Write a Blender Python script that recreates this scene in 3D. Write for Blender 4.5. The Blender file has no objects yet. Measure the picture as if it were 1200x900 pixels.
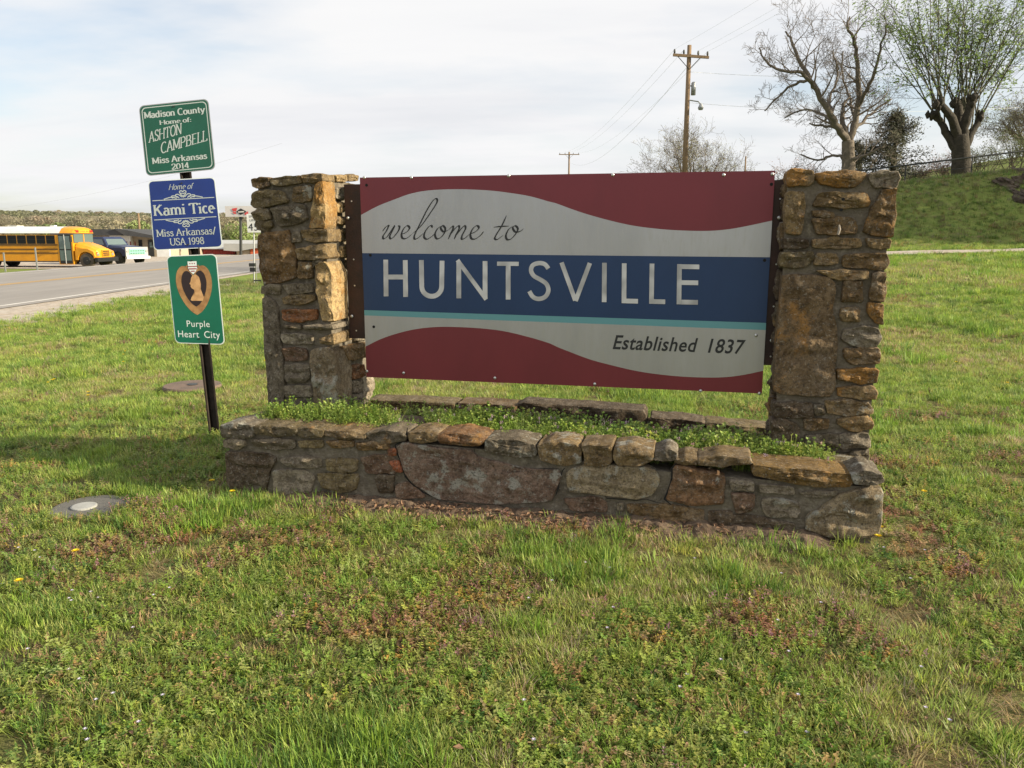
import bpy, bmesh, math, random
import numpy as np
from mathutils import Vector, Matrix, noise, Quaternion
random.seed(7); rng = np.random.default_rng(11)
SC = bpy.context.scene; COL = SC.collection
PI = math.pi

# ---------------------------------------------------------------- camera
F = 933.0; PITCH = math.atan(175/933.0); CH = 1.5
cd = bpy.data.cameras.new('camera'); cam = bpy.data.objects.new('camera', cd); COL.objects.link(cam)
cd.sensor_width = 36; cd.lens = F/1200*36; cd.clip_end = 5000; cd.clip_start = .05
cam.location = (0, 0, CH); cam.rotation_euler = (PI/2-PITCH, 0, 0); SC.camera = cam
SC.view_settings.view_transform = 'Standard'; SC.view_settings.look = 'None'
SC.view_settings.exposure = 0.90; SC.view_settings.gamma = 1

# ---------------------------------------------------------------- world sky with thin cloud
SUN_ELEV = 21.0; SUN_ROT = 102.3      # clockwise from +Y
W = bpy.data.worlds.new('World'); SC.world = W; W.use_nodes = True
nt = W.node_tree; N = nt.nodes; L = nt.links; N.clear()
out = N.new('ShaderNodeOutputWorld'); bg = N.new('ShaderNodeBackground'); L.new(bg.outputs[0], out.inputs[0])
sky = N.new('ShaderNodeTexSky'); sky.sky_type = 'NISHITA'; sky.sun_disc = False
sky.sun_elevation = math.radians(SUN_ELEV); sky.sun_rotation = math.radians(SUN_ROT)
sky.air_density = 1.0; sky.dust_density = 1.5; sky.ozone_density = 1.2
tc = N.new('ShaderNodeTexCoord'); sep = N.new('ShaderNodeSeparateXYZ'); L.new(tc.outputs['Generated'], sep.inputs[0])
def wmath(op, a, b=None):
    m = N.new('ShaderNodeMath'); m.operation = op
    for i, v in enumerate((a, b)):
        if v is None: continue
        if isinstance(v, (int, float)): m.inputs[i].default_value = v
        else: L.new(v, m.inputs[i])
    return m.outputs[0]
zz = wmath('ADD', wmath('MAXIMUM', sep.outputs[2], 0.0), 0.16)
comb = N.new('ShaderNodeCombineXYZ')
L.new(wmath('DIVIDE', sep.outputs[0], zz), comb.inputs[0]); L.new(wmath('DIVIDE', sep.outputs[1], zz), comb.inputs[1])
def wnoise(scale, det, off, stretch=(1, 1, 1), rot=0):
    mp = N.new('ShaderNodeMapping'); mp.inputs['Location'].default_value = off; mp.inputs['Scale'].default_value = stretch
    mp.inputs['Rotation'].default_value = (0, 0, rot); L.new(comb.outputs[0], mp.inputs[0])
    n = N.new('ShaderNodeTexNoise'); n.inputs['Scale'].default_value = scale; n.inputs['Detail'].default_value = det
    n.inputs['Roughness'].default_value = .55; L.new(mp.outputs[0], n.inputs['Vector']); return n.outputs[0]
def wramp(fac, stops):
    r = N.new('ShaderNodeValToRGB'); L.new(fac, r.inputs[0]); e = r.color_ramp.elements
    while len(e) > 1: e.remove(e[-1])
    e[0].position = stops[0][0]; e[0].color = (*stops[0][1], 1)
    for p, c in stops[1:]:
        q = e.new(p); q.color = (*c, 1)
    return r.outputs[0]
cover = wramp(wnoise(.55, 6, (2.3, 7.1, 0), (1, 1.5, 1), .3), [(.34, (.40,)*3), (.44, (.78,)*3), (.55, (1,)*3)])
shade = wramp(wnoise(.9, 6, (5.5, 1.2, 0), (.5, 1.6, 1), .35), [(.3, (.86, .875, .90)), (.42, (.93, .935, .95)), (.52, (.99, .99, .99)), (.8, (1.05, 1.045, 1.03))])
mul = N.new('ShaderNodeMixRGB'); mul.blend_type = 'MULTIPLY'; mul.inputs[0].default_value = 1
L.new(shade, mul.inputs[1]); mul.inputs[2].default_value = (5.05, 5.05, 5.1, 1)     # the cloud's brightness next to the sky's (x 0.1)
mix = N.new('ShaderNodeMixRGB'); L.new(cover, mix.inputs[0]); L.new(sky.outputs[0], mix.inputs[1]); L.new(mul.outputs[0], mix.inputs[2])
L.new(mix.outputs[0], bg.inputs[0]); bg.inputs[1].default_value = 0.1

sl = bpy.data.lights.new('sun', 'SUN'); sun = bpy.data.objects.new('sun', sl); COL.objects.link(sun)
sl.energy = 5.0; sl.angle = math.radians(.6); sl.color = (1, .88, .66)
a_, e_ = math.radians(SUN_ROT), math.radians(SUN_ELEV)
sdir = Vector((math.sin(a_)*math.cos(e_), math.cos(a_)*math.cos(e_), math.sin(e_)))
sun.rotation_euler = sdir.to_track_quat('Z', 'Y').to_euler(); sun.location = (30, -5, 20)

# ---------------------------------------------------------------- geometry helpers
def ray(px, py):
    x = (px-600)/F; u = -(py-450)/F
    return Vector((x, math.cos(PITCH)+u*math.sin(PITCH), -math.sin(PITCH)+u*math.cos(PITCH)))
CAMP = Vector((0, 0, CH))
def atY(px, py, Y):
    r = ray(px, py); return CAMP + r*(Y/r.y)
def onplane(px, py, P0, n):
    r = ray(px, py); return CAMP + r*((P0-CAMP).dot(n)/r.dot(n))
def ss(a, b, x):
    t = min(1, max(0, (x-a)/(b-a))); return t*t*(3-2*t)

ORG = {}
def tag(o, label=None, cat=None, group=None, kind=None):
    if label: o['label'] = label
    if cat: o['category'] = cat
    if group: o['group'] = group
    if kind: o['kind'] = kind
    return o
def empty(name, loc, label, cat, group=None):
    o = bpy.data.objects.new(name, None); COL.objects.link(o); o.location = loc; o.empty_display_size = .2
    ORG[o.name] = Vector(loc); return tag(o, label, cat, group)
class MB:
    """collects geometry in world coordinates"""
    def __init__(s): s.v = []; s.f = []; s.m = []
    def add(s, vs, fs, mi=0):
        k = len(s.v); s.v += [tuple(v) for v in vs]; s.f += [tuple(i+k for i in f) for f in fs]; s.m += [mi]*len(fs); return s
    def box(s, c, d, rz=0, mi=0, M=None):
        vs = [Vector((x*d[0]/2, y*d[1]/2, z*d[2]/2)) for x in (-1, 1) for y in (-1, 1) for z in (-1, 1)]
        R = M if M is not None else Matrix.Rotation(rz, 3, 'Z')
        return s.add([R @ v + Vector(c) for v in vs], [(0,1,3,2),(4,6,7,5),(0,4,5,1),(2,3,7,6),(0,2,6,4),(1,5,7,3)], mi)
    def prism(s, poly, off, mi=0):
        """poly: planar list of Vectors; off: Vector of extrusion"""
        n = len(poly); off = Vector(off)
        s.add(list(poly)+[Vector(p)+off for p in poly], [tuple(range(n)), tuple(range(2*n-1, n-1, -1))]+[(i, n+i, n+(i+1) % n, (i+1) % n) for i in range(n)], mi); return s
    def tube(s, pts, rad, sides=6, cap=True, mi=0):
        pts = [Vector(p) for p in pts]; n = len(pts)
        if isinstance(rad, (int, float)): rad = [rad]*n
        vs = []; up = Vector((0, 0, 1)); prev = None
        for i, p in enumerate(pts):
            d = (pts[min(i+1, n-1)]-pts[max(i-1, 0)])
            d = d.normalized() if d.length > 1e-9 else up
            if prev is None:
                a = d.orthogonal().normalized()
            else:
                a = prev - d*prev.dot(d); a = a.normalized() if a.length > 1e-6 else d.orthogonal().normalized()
            prev = a; b = d.cross(a)
            for k in range(sides):
                t = 2*PI*k/sides; vs.append(p+(a*math.cos(t)+b*math.sin(t))*rad[i])
        fs = [(i*sides+k, i*sides+(k+1) % sides, (i+1)*sides+(k+1) % sides, (i+1)*sides+k) for i in range(n-1) for k in range(sides)]
        if cap: fs += [tuple(range(sides-1, -1, -1)), tuple((n-1)*sides+k for k in range(sides))]
        return s.add(vs, fs, mi)
    def build(s, name, mats, parent=None, smooth=False, **kw):
        if not isinstance(mats, (list, tuple)): mats = [mats]
        o0 = ORG[parent.name] if parent is not None and parent.name in ORG else Vector((0, 0, 0))
        me = bpy.data.meshes.new(name)
        v = np.array(s.v, dtype=float).reshape(-1, 3)-np.array(o0)
        me.from_pydata(v.tolist(), [], s.f)
        for m in mats: me.materials.append(m)
        if len(mats) > 1: me.polygons.foreach_set('material_index', s.m)
        if smooth: me.polygons.foreach_set('use_smooth', [True]*len(me.polygons))
        me.validate(); me.update()
        o = bpy.data.objects.new(name, me); COL.objects.link(o)
        if parent is not None: o.parent = parent; ORG[o.name] = o0
        tag(o, **kw); return o
def recalc(o):
    bm = bmesh.new(); bm.from_mesh(o.data); bmesh.ops.recalc_face_normals(bm, faces=bm.faces); bm.to_mesh(o.data); bm.free(); return o

# ---------------------------------------------------------------- materials
def mat(name, col, rough=.8, metal=0, var=None, vscale=5, vdet=6, bump=0, bscale=60, spec=None, var2=None, v2scale=40, coords='Object', stretch=None, objcol=False, tint=False, trans=0, alpha=None):
    m = bpy.data.materials.new(name); m.use_nodes = True; nt = m.node_tree; N = nt.nodes; L = nt.links
    b = N['Principled BSDF']; b.inputs['Roughness'].default_value = rough; b.inputs['Metallic'].default_value = metal
    if spec is not None: b.inputs['Specular IOR Level'].default_value = spec
    tc = N.new('ShaderNodeTexCoord'); vec = tc.outputs['Object']
    if coords == 'World':
        g = N.new('ShaderNodeNewGeometry'); vec = g.outputs['Position']
    if stretch:
        mp = N.new('ShaderNodeMapping'); mp.inputs['Scale'].default_value = stretch; L.new(vec, mp.inputs[0]); vec = mp.outputs[0]
    if objcol: oi = N.new('ShaderNodeObjectInfo'); cur = oi.outputs['Color']
    elif tint:
        at = N.new('ShaderNodeAttribute'); at.attribute_type = 'INSTANCER'; at.attribute_name = 'tint'; cur = at.outputs['Color']
    else:
        rgb = N.new('ShaderNodeRGB'); rgb.outputs[0].default_value = (*col, 1); cur = rgb.outputs[0]
    def nz(sc, det, off=0):
        n = N.new('ShaderNodeTexNoise'); n.inputs['Scale'].default_value = sc; n.inputs['Detail'].default_value = det; n.inputs['Roughness'].default_value = .62
        L.new(vec, n.inputs['Vector']); return n
    def rampf(src, lo, hi):
        r = N.new('ShaderNodeMapRange'); r.inputs[1].default_value = lo; r.inputs[2].default_value = hi; L.new(src, r.inputs[0]); return r.outputs[0]
    def mixc(fac, c, blend='MIX'):
        nonlocal cur
        x = N.new('ShaderNodeMixRGB'); x.blend_type = blend; L.new(fac, x.inputs[0]); L.new(cur, x.inputs[1])
        if isinstance(c, tuple): x.inputs[2].default_value = (*c, 1)
        else: L.new(c, x.inputs[2])
        cur = x.outputs[0]
    if var: mixc(rampf(nz(vscale, vdet).outputs[0], .38, .66), var)
    if var2: mixc(rampf(nz(v2scale, 4).outputs[0], .5, .68), var2)
    m['mk'] = 1
    L.new(cur, b.inputs['Base Color'])
    if bump:
        bp = N.new('ShaderNodeBump'); bp.inputs['Strength'].default_value = bump; bp.inputs['Distance'].default_value = .06 if 'bark' in name else .02
        L.new(nz(bscale, 8).outputs[0], bp.inputs['Height']); L.new(bp.outputs[0], b.inputs['Normal'])
    if trans:
        t = N.new('ShaderNodeBsdfTranslucent'); mx = N.new('ShaderNodeMixShader'); mx.inputs[0].default_value = trans
        L.new(cur, t.inputs[0]); L.new(b.outputs[0], mx.inputs[1]); L.new(t.outputs[0], mx.inputs[2]); L.new(mx.outputs[0], N['Material Output'].inputs[0])
    return m

def stone_mat(name, orange, grey, dark=.5):
    m = bpy.data.materials.new(name); m.use_nodes = True; nt = m.node_tree; N = nt.nodes; L = nt.links
    b = N['Principled BSDF']; b.inputs['Roughness'].default_value = .9; b.inputs['Specular IOR Level'].default_value = .2
    tc = N.new('ShaderNodeTexCoord'); oi = N.new('ShaderNodeObjectInfo')
    add = N.new('ShaderNodeVectorMath'); add.operation = 'ADD'; L.new(tc.outputs['Object'], add.inputs[0])
    sc = N.new('ShaderNodeVectorMath'); sc.operation = 'SCALE'; sc.inputs[0].default_value = (13, 7, 5); L.new(oi.outputs['Random'], sc.inputs['Scale']); L.new(sc.outputs[0], add.inputs[1])
    vec = add.outputs[0]
    def nz(scale, det=6, rough=.6, st=None):
        v = vec
        if st:
            mp = N.new('ShaderNodeMapping'); mp.inputs['Scale'].default_value = st; L.new(vec, mp.inputs[0]); v = mp.outputs[0]
        n = N.new('ShaderNodeTexNoise'); n.inputs['Scale'].default_value = scale; n.inputs['Detail'].default_value = det; n.inputs['Roughness'].default_value = rough
        L.new(v, n.inputs['Vector']); return n.outputs[0]
    def mr(src, lo, hi, a=0, c=1):
        r = N.new('ShaderNodeMapRange'); r.inputs[1].default_value = lo; r.inputs[2].default_value = hi; r.inputs[3].default_value = a; r.inputs[4].default_value = c; L.new(src, r.inputs[0]); return r.outputs[0]
    cur = oi.outputs['Color']
    def mixc(fac, c, blend='MIX'):
        nonlocal cur
        x = N.new('ShaderNodeMixRGB'); x.blend_type = blend; L.new(fac, x.inputs[0]); L.new(cur, x.inputs[1])
        x.inputs[2].default_value = (*c, 1); cur = x.outputs[0]
    mixc(mr(nz(7, 8, .68), .42, .64, 0, .75), (.42, .39, .36), 'MULTIPLY')         # dark weathering
    mixc(mr(nz(11, 7, .7), .48, .68, 0, .55), (.30, .25, .19))                      # pale mineral patches
    mixc(mr(nz(34, 6, .75), .46, .58, 0, .7), (.42, .39, .36), 'MULTIPLY')
    if orange: mixc(mr(nz(5.5, 7, .7), .66-orange*.2, .76-orange*.2, 0, .75), (.34, .17, .04))
    if grey: mixc(mr(nz(10, 8, .72), .66-grey*.12, .72-grey*.12, 0, .85), (.36, .35, .30))
    mixc(mr(nz(75, 3, .6), .58, .68, 0, .5), (.40, .37, .31))
    mixc(mr(nz(95, 3, .6), .56, .64, 0, .65), (.06, .055, .05))
    L.new(cur, b.inputs['Base Color'])
    h = N.new('ShaderNodeMath'); h.operation = 'ADD'; L.new(nz(22, 9, .7), h.inputs[0])
    h2 = N.new('ShaderNodeMath'); h2.operation = 'MULTIPLY'; h2.inputs[1].default_value = .6; L.new(nz(120, 5, .7), h2.inputs[0]); L.new(h2.outputs[0], h.inputs[1])
    bp = N.new('ShaderNodeBump'); bp.inputs['Strength'].default_value = .9; bp.inputs['Distance'].default_value = .024; L.new(h.outputs[0], bp.inputs['Height']); L.new(bp.outputs[0], b.inputs['Normal'])
    return m
M = {}
M['stone'] = stone_mat('sandstone', 0, .25); M['stone_o'] = stone_mat('sandstone_orange_lichen', .55, .15); M['stone_oo'] = stone_mat('sandstone_much_orange_lichen', .95, .1)
M['stone_g'] = stone_mat('sandstone_grey_lichen', 0, 1.05)
M['mortar'] = mat('mortar', (.165, .138, .10), .95, var=(.095, .08, .06), vscale=6, var2=(.22, .19, .145), v2scale=30, bump=.9, bscale=45, coords='World')
M['steel'] = mat('brown_painted_steel', (.024, .013, .010), .6, .2, var=(.045, .020, .014), vscale=9, bump=.15, bscale=80, coords='World')
M['post'] = mat('weathered_dark_post', (.022, .016, .012), .7, .3, var=(.05, .035, .026), vscale=14, coords='World', bump=.2)
M['bolt'] = mat('zinc_bolt', (.55, .55, .53), .35, .8)
M['hole'] = mat('dark_hole', (.008, .008, .008), .9)
M['alu'] = mat('brushed_aluminium_print', (.44, .44, .45), .33, .6, var=(.37, .37, .375), vscale=1.6, vdet=6, coords='World', bump=.06, bscale=60, stretch=(2, 2, .35), var2=(.41, .405, .40), v2scale=30)
M['maroon'] = mat('maroon_print', (.185, .028, .038), .36, .25, var=(.165, .026, .035), vscale=3, coords='World', stretch=(1.2, 1.2, .6))
M['navy'] = mat('navy_print', (.016, .044, .122), .36, .25, var=(.014, .039, .107), vscale=3, coords='World', stretch=(1.2, 1.2, .6))
M['teal'] = mat('teal_print', (.12, .31, .34), .42, .15)
M['black'] = mat('black_print', (.015, .016, .018), .5)
M['chrome'] = mat('silver_letter_print', (.62, .62, .63), .36, .4, var=(.36, .36, .37), vscale=9, vdet=1, coords='World')
M['s_green'] = mat('green_sign_sheeting', (.004, .075, .048), .45, var=(.005, .062, .04), vscale=6, coords='World')
M['s_green2'] = mat('bright_green_sign_sheeting', (.002, .115, .070), .4, var=(.003, .10, .06), vscale=6, coords='World')
M['s_blue'] = mat('blue_sign_sheeting', (.006, .026, .165), .42, var=(.006, .022, .14), vscale=6, coords='World')
M['s_silver'] = mat('silver_letter_sheeting', (.42, .47, .46), .4, .2)
M['s_white'] = mat('white_letter_sheeting', (.58, .64, .64), .4)
M['s_back'] = mat('bare_sign_metal', (.35, .36, .36), .4, .7)
M['gold'] = mat('printed_gold', (.33, .19, .075), .5, var=(.20, .10, .04), vscale=18, coords='World')
M['cameo'] = mat('printed_cameo', (.50, .30, .14), .5, var=(.34, .19, .08), vscale=30, coords='World')
M['heartdark'] = mat('printed_dark_purple', (.016, .008, .010), .5)
M['bark'] = mat('grey_bark', (.17, .14, .11), .95, var=(.09, .075, .06), vscale=3, bump=.6, bscale=14, coords='World')
M['bark2'] = mat('dark_bark', (.03, .025, .018), .95, var=(.055, .045, .033), vscale=5, bump=.8, bscale=10, coords='World')
M['shoot'] = mat('shoot_bark', (.10, .095, .06), .9, var=(.07, .065, .045), vscale=2, coords='World')
M['twig'] = mat('twig_bark', (.20, .16, .125), .95, var=(.13, .105, .085), vscale=1, coords='World')
M['leaf'] = mat('fresh_leaf', (.17, .27, .05), .6, var=(.26, .34, .09), vscale=1.3, trans=.45, coords='World')
M['cedar'] = mat('cedar_foliage', (.045, .055, .028), .8, var=(.085, .075, .04), vscale=1.6, trans=.2, coords='World')
M['shrub'] = mat('shrub_foliage', (.09, .13, .04), .8, var=(.14, .14, .06), vscale=2, trans=.3, coords='World')
M['pole'] = mat('utility_pole_wood', (.24, .16, .09), .9, var=(.15, .10, .06), vscale=3, stretch=(5, 5, .4), coords='World')
M['wire'] = mat('wire', (.6, .61, .63), .6)
M['dkmetal'] = mat('dark_painted_metal', (.03, .032, .03), .5, .3)
M['galv'] = mat('galvanised_metal', (.32, .33, .33), .5, .6)
M['yellow'] = mat('school_bus_yellow', (.66, .29, .010), .35, var=(.55, .235, .012), vscale=2)
M['white'] = mat('white_paint', (.72, .72, .70), .45, var=(.62, .62, .60), vscale=1.5, coords='World')
M['blackp'] = mat('black_paint', (.012, .012, .013), .45)
M['glass'] = mat('dark_glass', (.008, .009, .010), .25, spec=.25)
M['glass2'] = mat('windscreen_glass', (.10, .14, .14), .1, spec=.9)
M['tyre'] = mat('tyre_rubber', (.018, .017, .016), .9, var=(.05, .042, .034), vscale=4)
M['tyre_dust'] = mat('dusty_tyre', (.11, .085, .06), .95, var=(.06, .05, .04), vscale=4)
M['red'] = mat('red_lamp', (.6, .02, .02), .3)
M['truckblue'] = mat('dark_blue_paint', (.012, .022, .07), .35, var=(.02, .03, .08), vscale=2)
M['mint'] = mat('mint_grille_paint', (.20, .46, .37), .5)
M['redwall'] = mat('faded_red_boards', (.42, .06, .05), .8, var=(.30, .06, .05), vscale=1.5, coords='World')
M['orangewall'] = mat('orange_red_boards', (.6, .12, .05), .8)
M['maroonpost'] = mat('maroon_trim', (.2, .03, .03), .7)
M['roofdark'] = mat('dark_roofing', (.035, .037, .04), .8, var=(.06, .06, .062), vscale=.5, coords='World')
M['roofgrey'] = mat('grey_metal_roof', (.42, .42, .40), .6, var=(.34, .34, .33), vscale=.6, coords='World')
M['tan'] = mat('tan_siding', (.36, .30, .22), .85)
M['asphalt'] = mat('asphalt', (.27, .25, .23), .9, var=(.21, .195, .18), vscale=.9, bump=.3, bscale=20, coords='World', stretch=(1, .15, 1), var2=(.24, .225, .21), v2scale=1.2)
M['gravel'] = mat('gravel', (.40, .33, .255), .95, var=(.44, .40, .35), vscale=2.5, bump=1, bscale=25, coords='World', var2=(.20, .16, .12), v2scale=6)
M['lineyellow'] = mat('yellow_road_paint', (.52, .30, .07), .8, var=(.42, .26, .09), vscale=1.2, coords='World')
M['linewhite'] = mat('white_road_paint', (.60, .58, .54), .8, var=(.46, .44, .41), vscale=1.5, coords='World')
M['concrete'] = mat('grey_concrete', (.11, .105, .095), .9, var=(.12, .115, .105), vscale=9, bump=.4, bscale=90, coords='World')
M['concrete2'] = mat('pale_smear', (.30, .26, .22), .9)
M['rustdisc'] = mat('rusty_lid', (.17, .115, .085), .9, var=(.11, .08, .06), vscale=7, bump=.4, coords='World')
M['soil'] = mat('soil', (.085, .055, .035), 1, var=(.15, .105, .07), vscale=9, bump=1, bscale=30, coords='World')
M['plant'] = mat('plant_tint', (0, 0, 0), .5, tint=True, trans=.45, spec=.3)
M['deadleaf'] = mat('dead_leaf', (.26, .15, .085), .85, var=(.13, .08, .05), vscale=35, trans=.15, coords='World')
M['petal'] = mat('dandelion_petal', (.75, .56, .01), .7, trans=.2)
M['petalw'] = mat('pale_petal', (.6, .55, .68), .7, trans=.2)
M['petalp'] = mat('purple_flower', (.36, .14, .22), .7, trans=.2)
M['rock'] = mat('dark_bank_rock', (.05, .036, .026), .95, var=(.10, .075, .05), vscale=2, bump=1, bscale=8, coords='World')

# ---------------------------------------------------------------- terrain
def hgt(x, y):
    h = -.5*ss(-1.5, -11, x)
    h += .050*max(0, min(y, 26)-6)*ss(-3, 12, x)*ss(6, 15, y)
    h += .022*(min(x, 22)-10)*ss(9, 14, x)*ss(12, 24, y)
    w = ss(-1, 13, x)
    if y > 26.2:
        T = 3.55+.085*(x-15)
        if x > 21: T = 4.06+3.2*ss(21, 40, x)
        h += (max(T, 2.6)-1.2)*w*ss(25.6, 32.2, y)
    h -= .25*ss(-26.9, -28.6, x)
    if y > 320: h += (8.5+6*noise.noise(Vector((x*.011, 4, 0)))+3*noise.noise(Vector((x*.04, 9, 0))))*ss(330, 620, y)*(1 if x < 0 else ss(300, 0, x)*1)
    d = math.hypot(x, y)
    if d < 45 and x > -11: h += .035*noise.noise(Vector((x*.45, y*.45, 0)))*ss(1.5, 5, abs(x)+abs(y)*.3)
    return h
def axis(lo, hi, fine_lo, fine_hi, step, grow=1.13):
    a = list(np.arange(fine_lo, fine_hi+1e-6, step)); s = step; p = fine_hi
    while p < hi: s *= grow; p += s; a.append(p)
    s = step; p = fine_lo
    while p > lo: s *= grow; p -= s; a.insert(0, p)
    return a
xs = axis(-1500, 1500, -16, 26, .35); ys = axis(-60, 2500, 0, 36, .35)
g = MB(); nx = len(xs)
for y in ys:
    for x in xs: g.v.append((x, y, hgt(x, y)))
for j in range(len(ys)-1):
    for i in range(nx-1): g.f.append((j*nx+i, j*nx+i+1, (j+1)*nx+i+1, (j+1)*nx+i)); g.m.append(0)
gm = bpy.data.materials.new('lawn_ground'); gm.use_nodes = True
def ground_nodes(m):
    nt = m.node_tree; N = nt.nodes; L = nt.links; b = N['Principled BSDF']; b.inputs['Roughness'].default_value = 1; b.inputs['Specular IOR Level'].default_value = .1
    geo = N.new('ShaderNodeNewGeometry'); pos = geo.outputs['Position']
    def nz(s, d=6, r=.6):
        n = N.new('ShaderNodeTexNoise'); n.inputs['Scale'].default_value = s; n.inputs['Detail'].default_value = d; n.inputs['Roughness'].default_value = r; L.new(pos, n.inputs['Vector']); return n.outputs[0]
    def mr(src, lo, hi, a=0, c=1):
        r = N.new('ShaderNodeMapRange'); r.inputs[1].default_value = lo; r.inputs[2].default_value = hi; r.inputs[3].default_value = a; r.inputs[4].default_value = c; L.new(src, r.inputs[0]); return r.outputs[0]
    def mix(f, a, c):
        x = N.new('ShaderNodeMixRGB'); L.new(f, x.inputs[0])
        for i, q in ((1, a), (2, c)):
            if isinstance(q, tuple): x.inputs[i].default_value = (*q, 1)
            else: L.new(q, x.inputs[i])
        return x.outputs[0]
    thatch = mix(mr(nz(38, 6, .7), .4, .62), (.06, .05, .026), (.22, .175, .09))
    green = mix(mr(nz(5, 8, .7), .38, .62), (.13, .20, .035), (.24, .30, .065))
    ln = N.new('ShaderNodeVectorMath'); ln.operation = 'LENGTH'; L.new(pos, ln.inputs[0])
    base = mix(mr(ln.outputs['Value'], 5, 22, .35, .92), thatch, green)
    base = mix(mr(nz(.8, 6, .65), .52, .68, 0, .6), base, (.19, .155, .075))
    base = mix(mr(nz(.02, 4, .6), .4, .6, 0, .35), base, (.15, .135, .07))
    L.new(base, b.inputs['Base Color'])
    bp = N.new('ShaderNodeBump'); bp.inputs['Strength'].default_value = 1; bp.inputs['Distance'].default_value = .03; L.new(nz(30, 8, .7), bp.inputs['Height']); L.new(bp.outputs[0], b.inputs['Normal'])
ground_nodes(gm)
g.build('ground', gm, smooth=True, kind='structure')

def strip(name, x0, x1, y0, y1, z, m, n=60, jit0=0, jit1=0, wave=None, **kw):
    b = MB()
    for j in range(n+1):
        y = y0+(y1-y0)*j/n; s = wave(y) if wave else 0
        a = x0+s+jit0*noise.noise(Vector((y*.7, 3, 1)))+jit0*.5*noise.noise(Vector((y*2.9, 3, 1))); c = x1+s+jit1*noise.noise(Vector((y*.8, 9, 1)))+jit1*.6*noise.noise(Vector((y*2.7, 9, 4)))
        for k in range(9):
            x = a+(c-a)*k/8; b.v.append((x, y, (hgt(x, y) if z is None else z)+(z_off if z is None else 0)))
    for j in range(n):
        for k in range(8): q = j*9+k; b.f.append((q, q+1, q+10, q+9)); b.m.append(0)
    return b.build(name, m, smooth=True, kind='structure', **kw)
z_off = .012
strip('gravel_shoulder', -14.6, -11.3, -40, 33, -.488, M['gravel'], 160, 0, .7, wave=None)
strip('gravel_shoulder', -14.5, -13.4, 33.01, 300, -.488, M['gravel'], 90, 0, .3)
strip('road', -26.9, -13.9, -60, 900, -.470, M['asphalt'], 60)
strip('edge_line', -14.45, -14.28, -60, 900, -.464, M['linewhite'], 60)
strip('edge_line', -26.4, -26.2, -60, 900, -.464, M['linewhite'], 60)
strip('centre_line', -20.32, -20.14, -60, 900, -.464, M['lineyellow'], 60)
strip('centre_line', -20.62, -20.44, -60, 900, -.464, M['lineyellow'], 60)
# parking lot beyond
b = MB(); b.add([(-75, 59.5, -.735), (-28.3, 59.5, -.735), (-28.3, 110, -.735), (-75, 110, -.735)], [(0, 1, 2, 3)]); b.build('parking_lot', M['gravel'], kind='structure')
b = MB(); b.add([(-80, 60.5, -.72), (-28.5, 53, -.72), (-28.5, 58.5, -.72), (-80, 66, -.72)], [(0, 1, 2, 3)]); b.build('driveway', M['gravel'], kind='structure')
# gravel track on the right lawn
tb = MB(); n = 90
for i in range(n+1):
    x = -1+i*45/n; yc = 24.4-.04*(x-11)
    for k, dy in enumerate((-.55, -.2, .2, .55)):
        y = yc+dy+.1*noise.noise(Vector((x*1.3, k, 0))); tb.v.append((x, y, hgt(x, y)+.03))
for i in range(n):
    for k in range(3): q = i*4+k; tb.f.append((q, q+4, q+5, q+1)); tb.m.append(0)
tb.build('gravel_track', M['gravel'], smooth=True, kind='structure')

# ---------------------------------------------------------------- stonework frame: s along wall, v back, z up
YAW = math.radians(12.8); U = Vector((math.cos(YAW), -math.sin(YAW), 0)); V = Vector((math.sin(YAW), math.cos(YAW), 0)); A = Vector((-1.67, 4.50, 0))
def SV(s, v, z): return A+U*s+V*v+Vector((0, 0, z))
CROP = {'A': (290, 195, 6), 'B': (290, 335, 6), 'C': (900, 190, 5.625), 'D': (890, 345, 4.737), 'E': (255, 480, 6), 'F': (440, 490, 5.4545), 'G': (640, 500, 5.4545), 'H': (840, 515, 5.714), 'P': (0, 0, 1)}
def trace(code, pts, P0, n):
    ox, oy, sc = CROP[code]; return [onplane(ox+x/sc, oy+y/sc, P0, n) for x, y in pts]
def smooth_poly(pts, N=30):
    # round the corners a little, then resample evenly
    q = []
    n = len(pts)
    for i in range(n):
        a, b, c = pts[i-1], pts[i], pts[(i+1) % n]
        l1, l2 = (a-b).length, (c-b).length; r = min(.011, .2*min(l1, l2))*random.uniform(.5, 1.5)
        p0 = b+(a-b)*(r/l1); p2 = b+(c-b)*(r/l2)
        for t in (0, .5, 1): q.append(p0*(1-t)**2+b*2*t*(1-t)+p2*t*t)
    L_ = [(q[(i+1) % len(q)]-q[i]).length for i in range(len(q))]; T = sum(L_); out = []; k = 0; acc = 0
    for j in range(N):
        d = T*j/N
        while acc+L_[k] < d: acc += L_[k]; k += 1
        out.append(q[k].lerp(q[(k+1) % len(q)], (d-acc)/max(L_[k], 1e-9)))
    return out
def relief(q, sd):
    a = noise.noise(q*8+sd); b = abs(noise.noise(q*13+sd*.3)); c = noise.noise(Vector((q.x*5, q.y*5, q.z*24))+sd)
    return .011*a+.016*b-.004+.007*math.floor(c*3+.5)/1.5+.006*noise.noise(q*34+sd)
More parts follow.
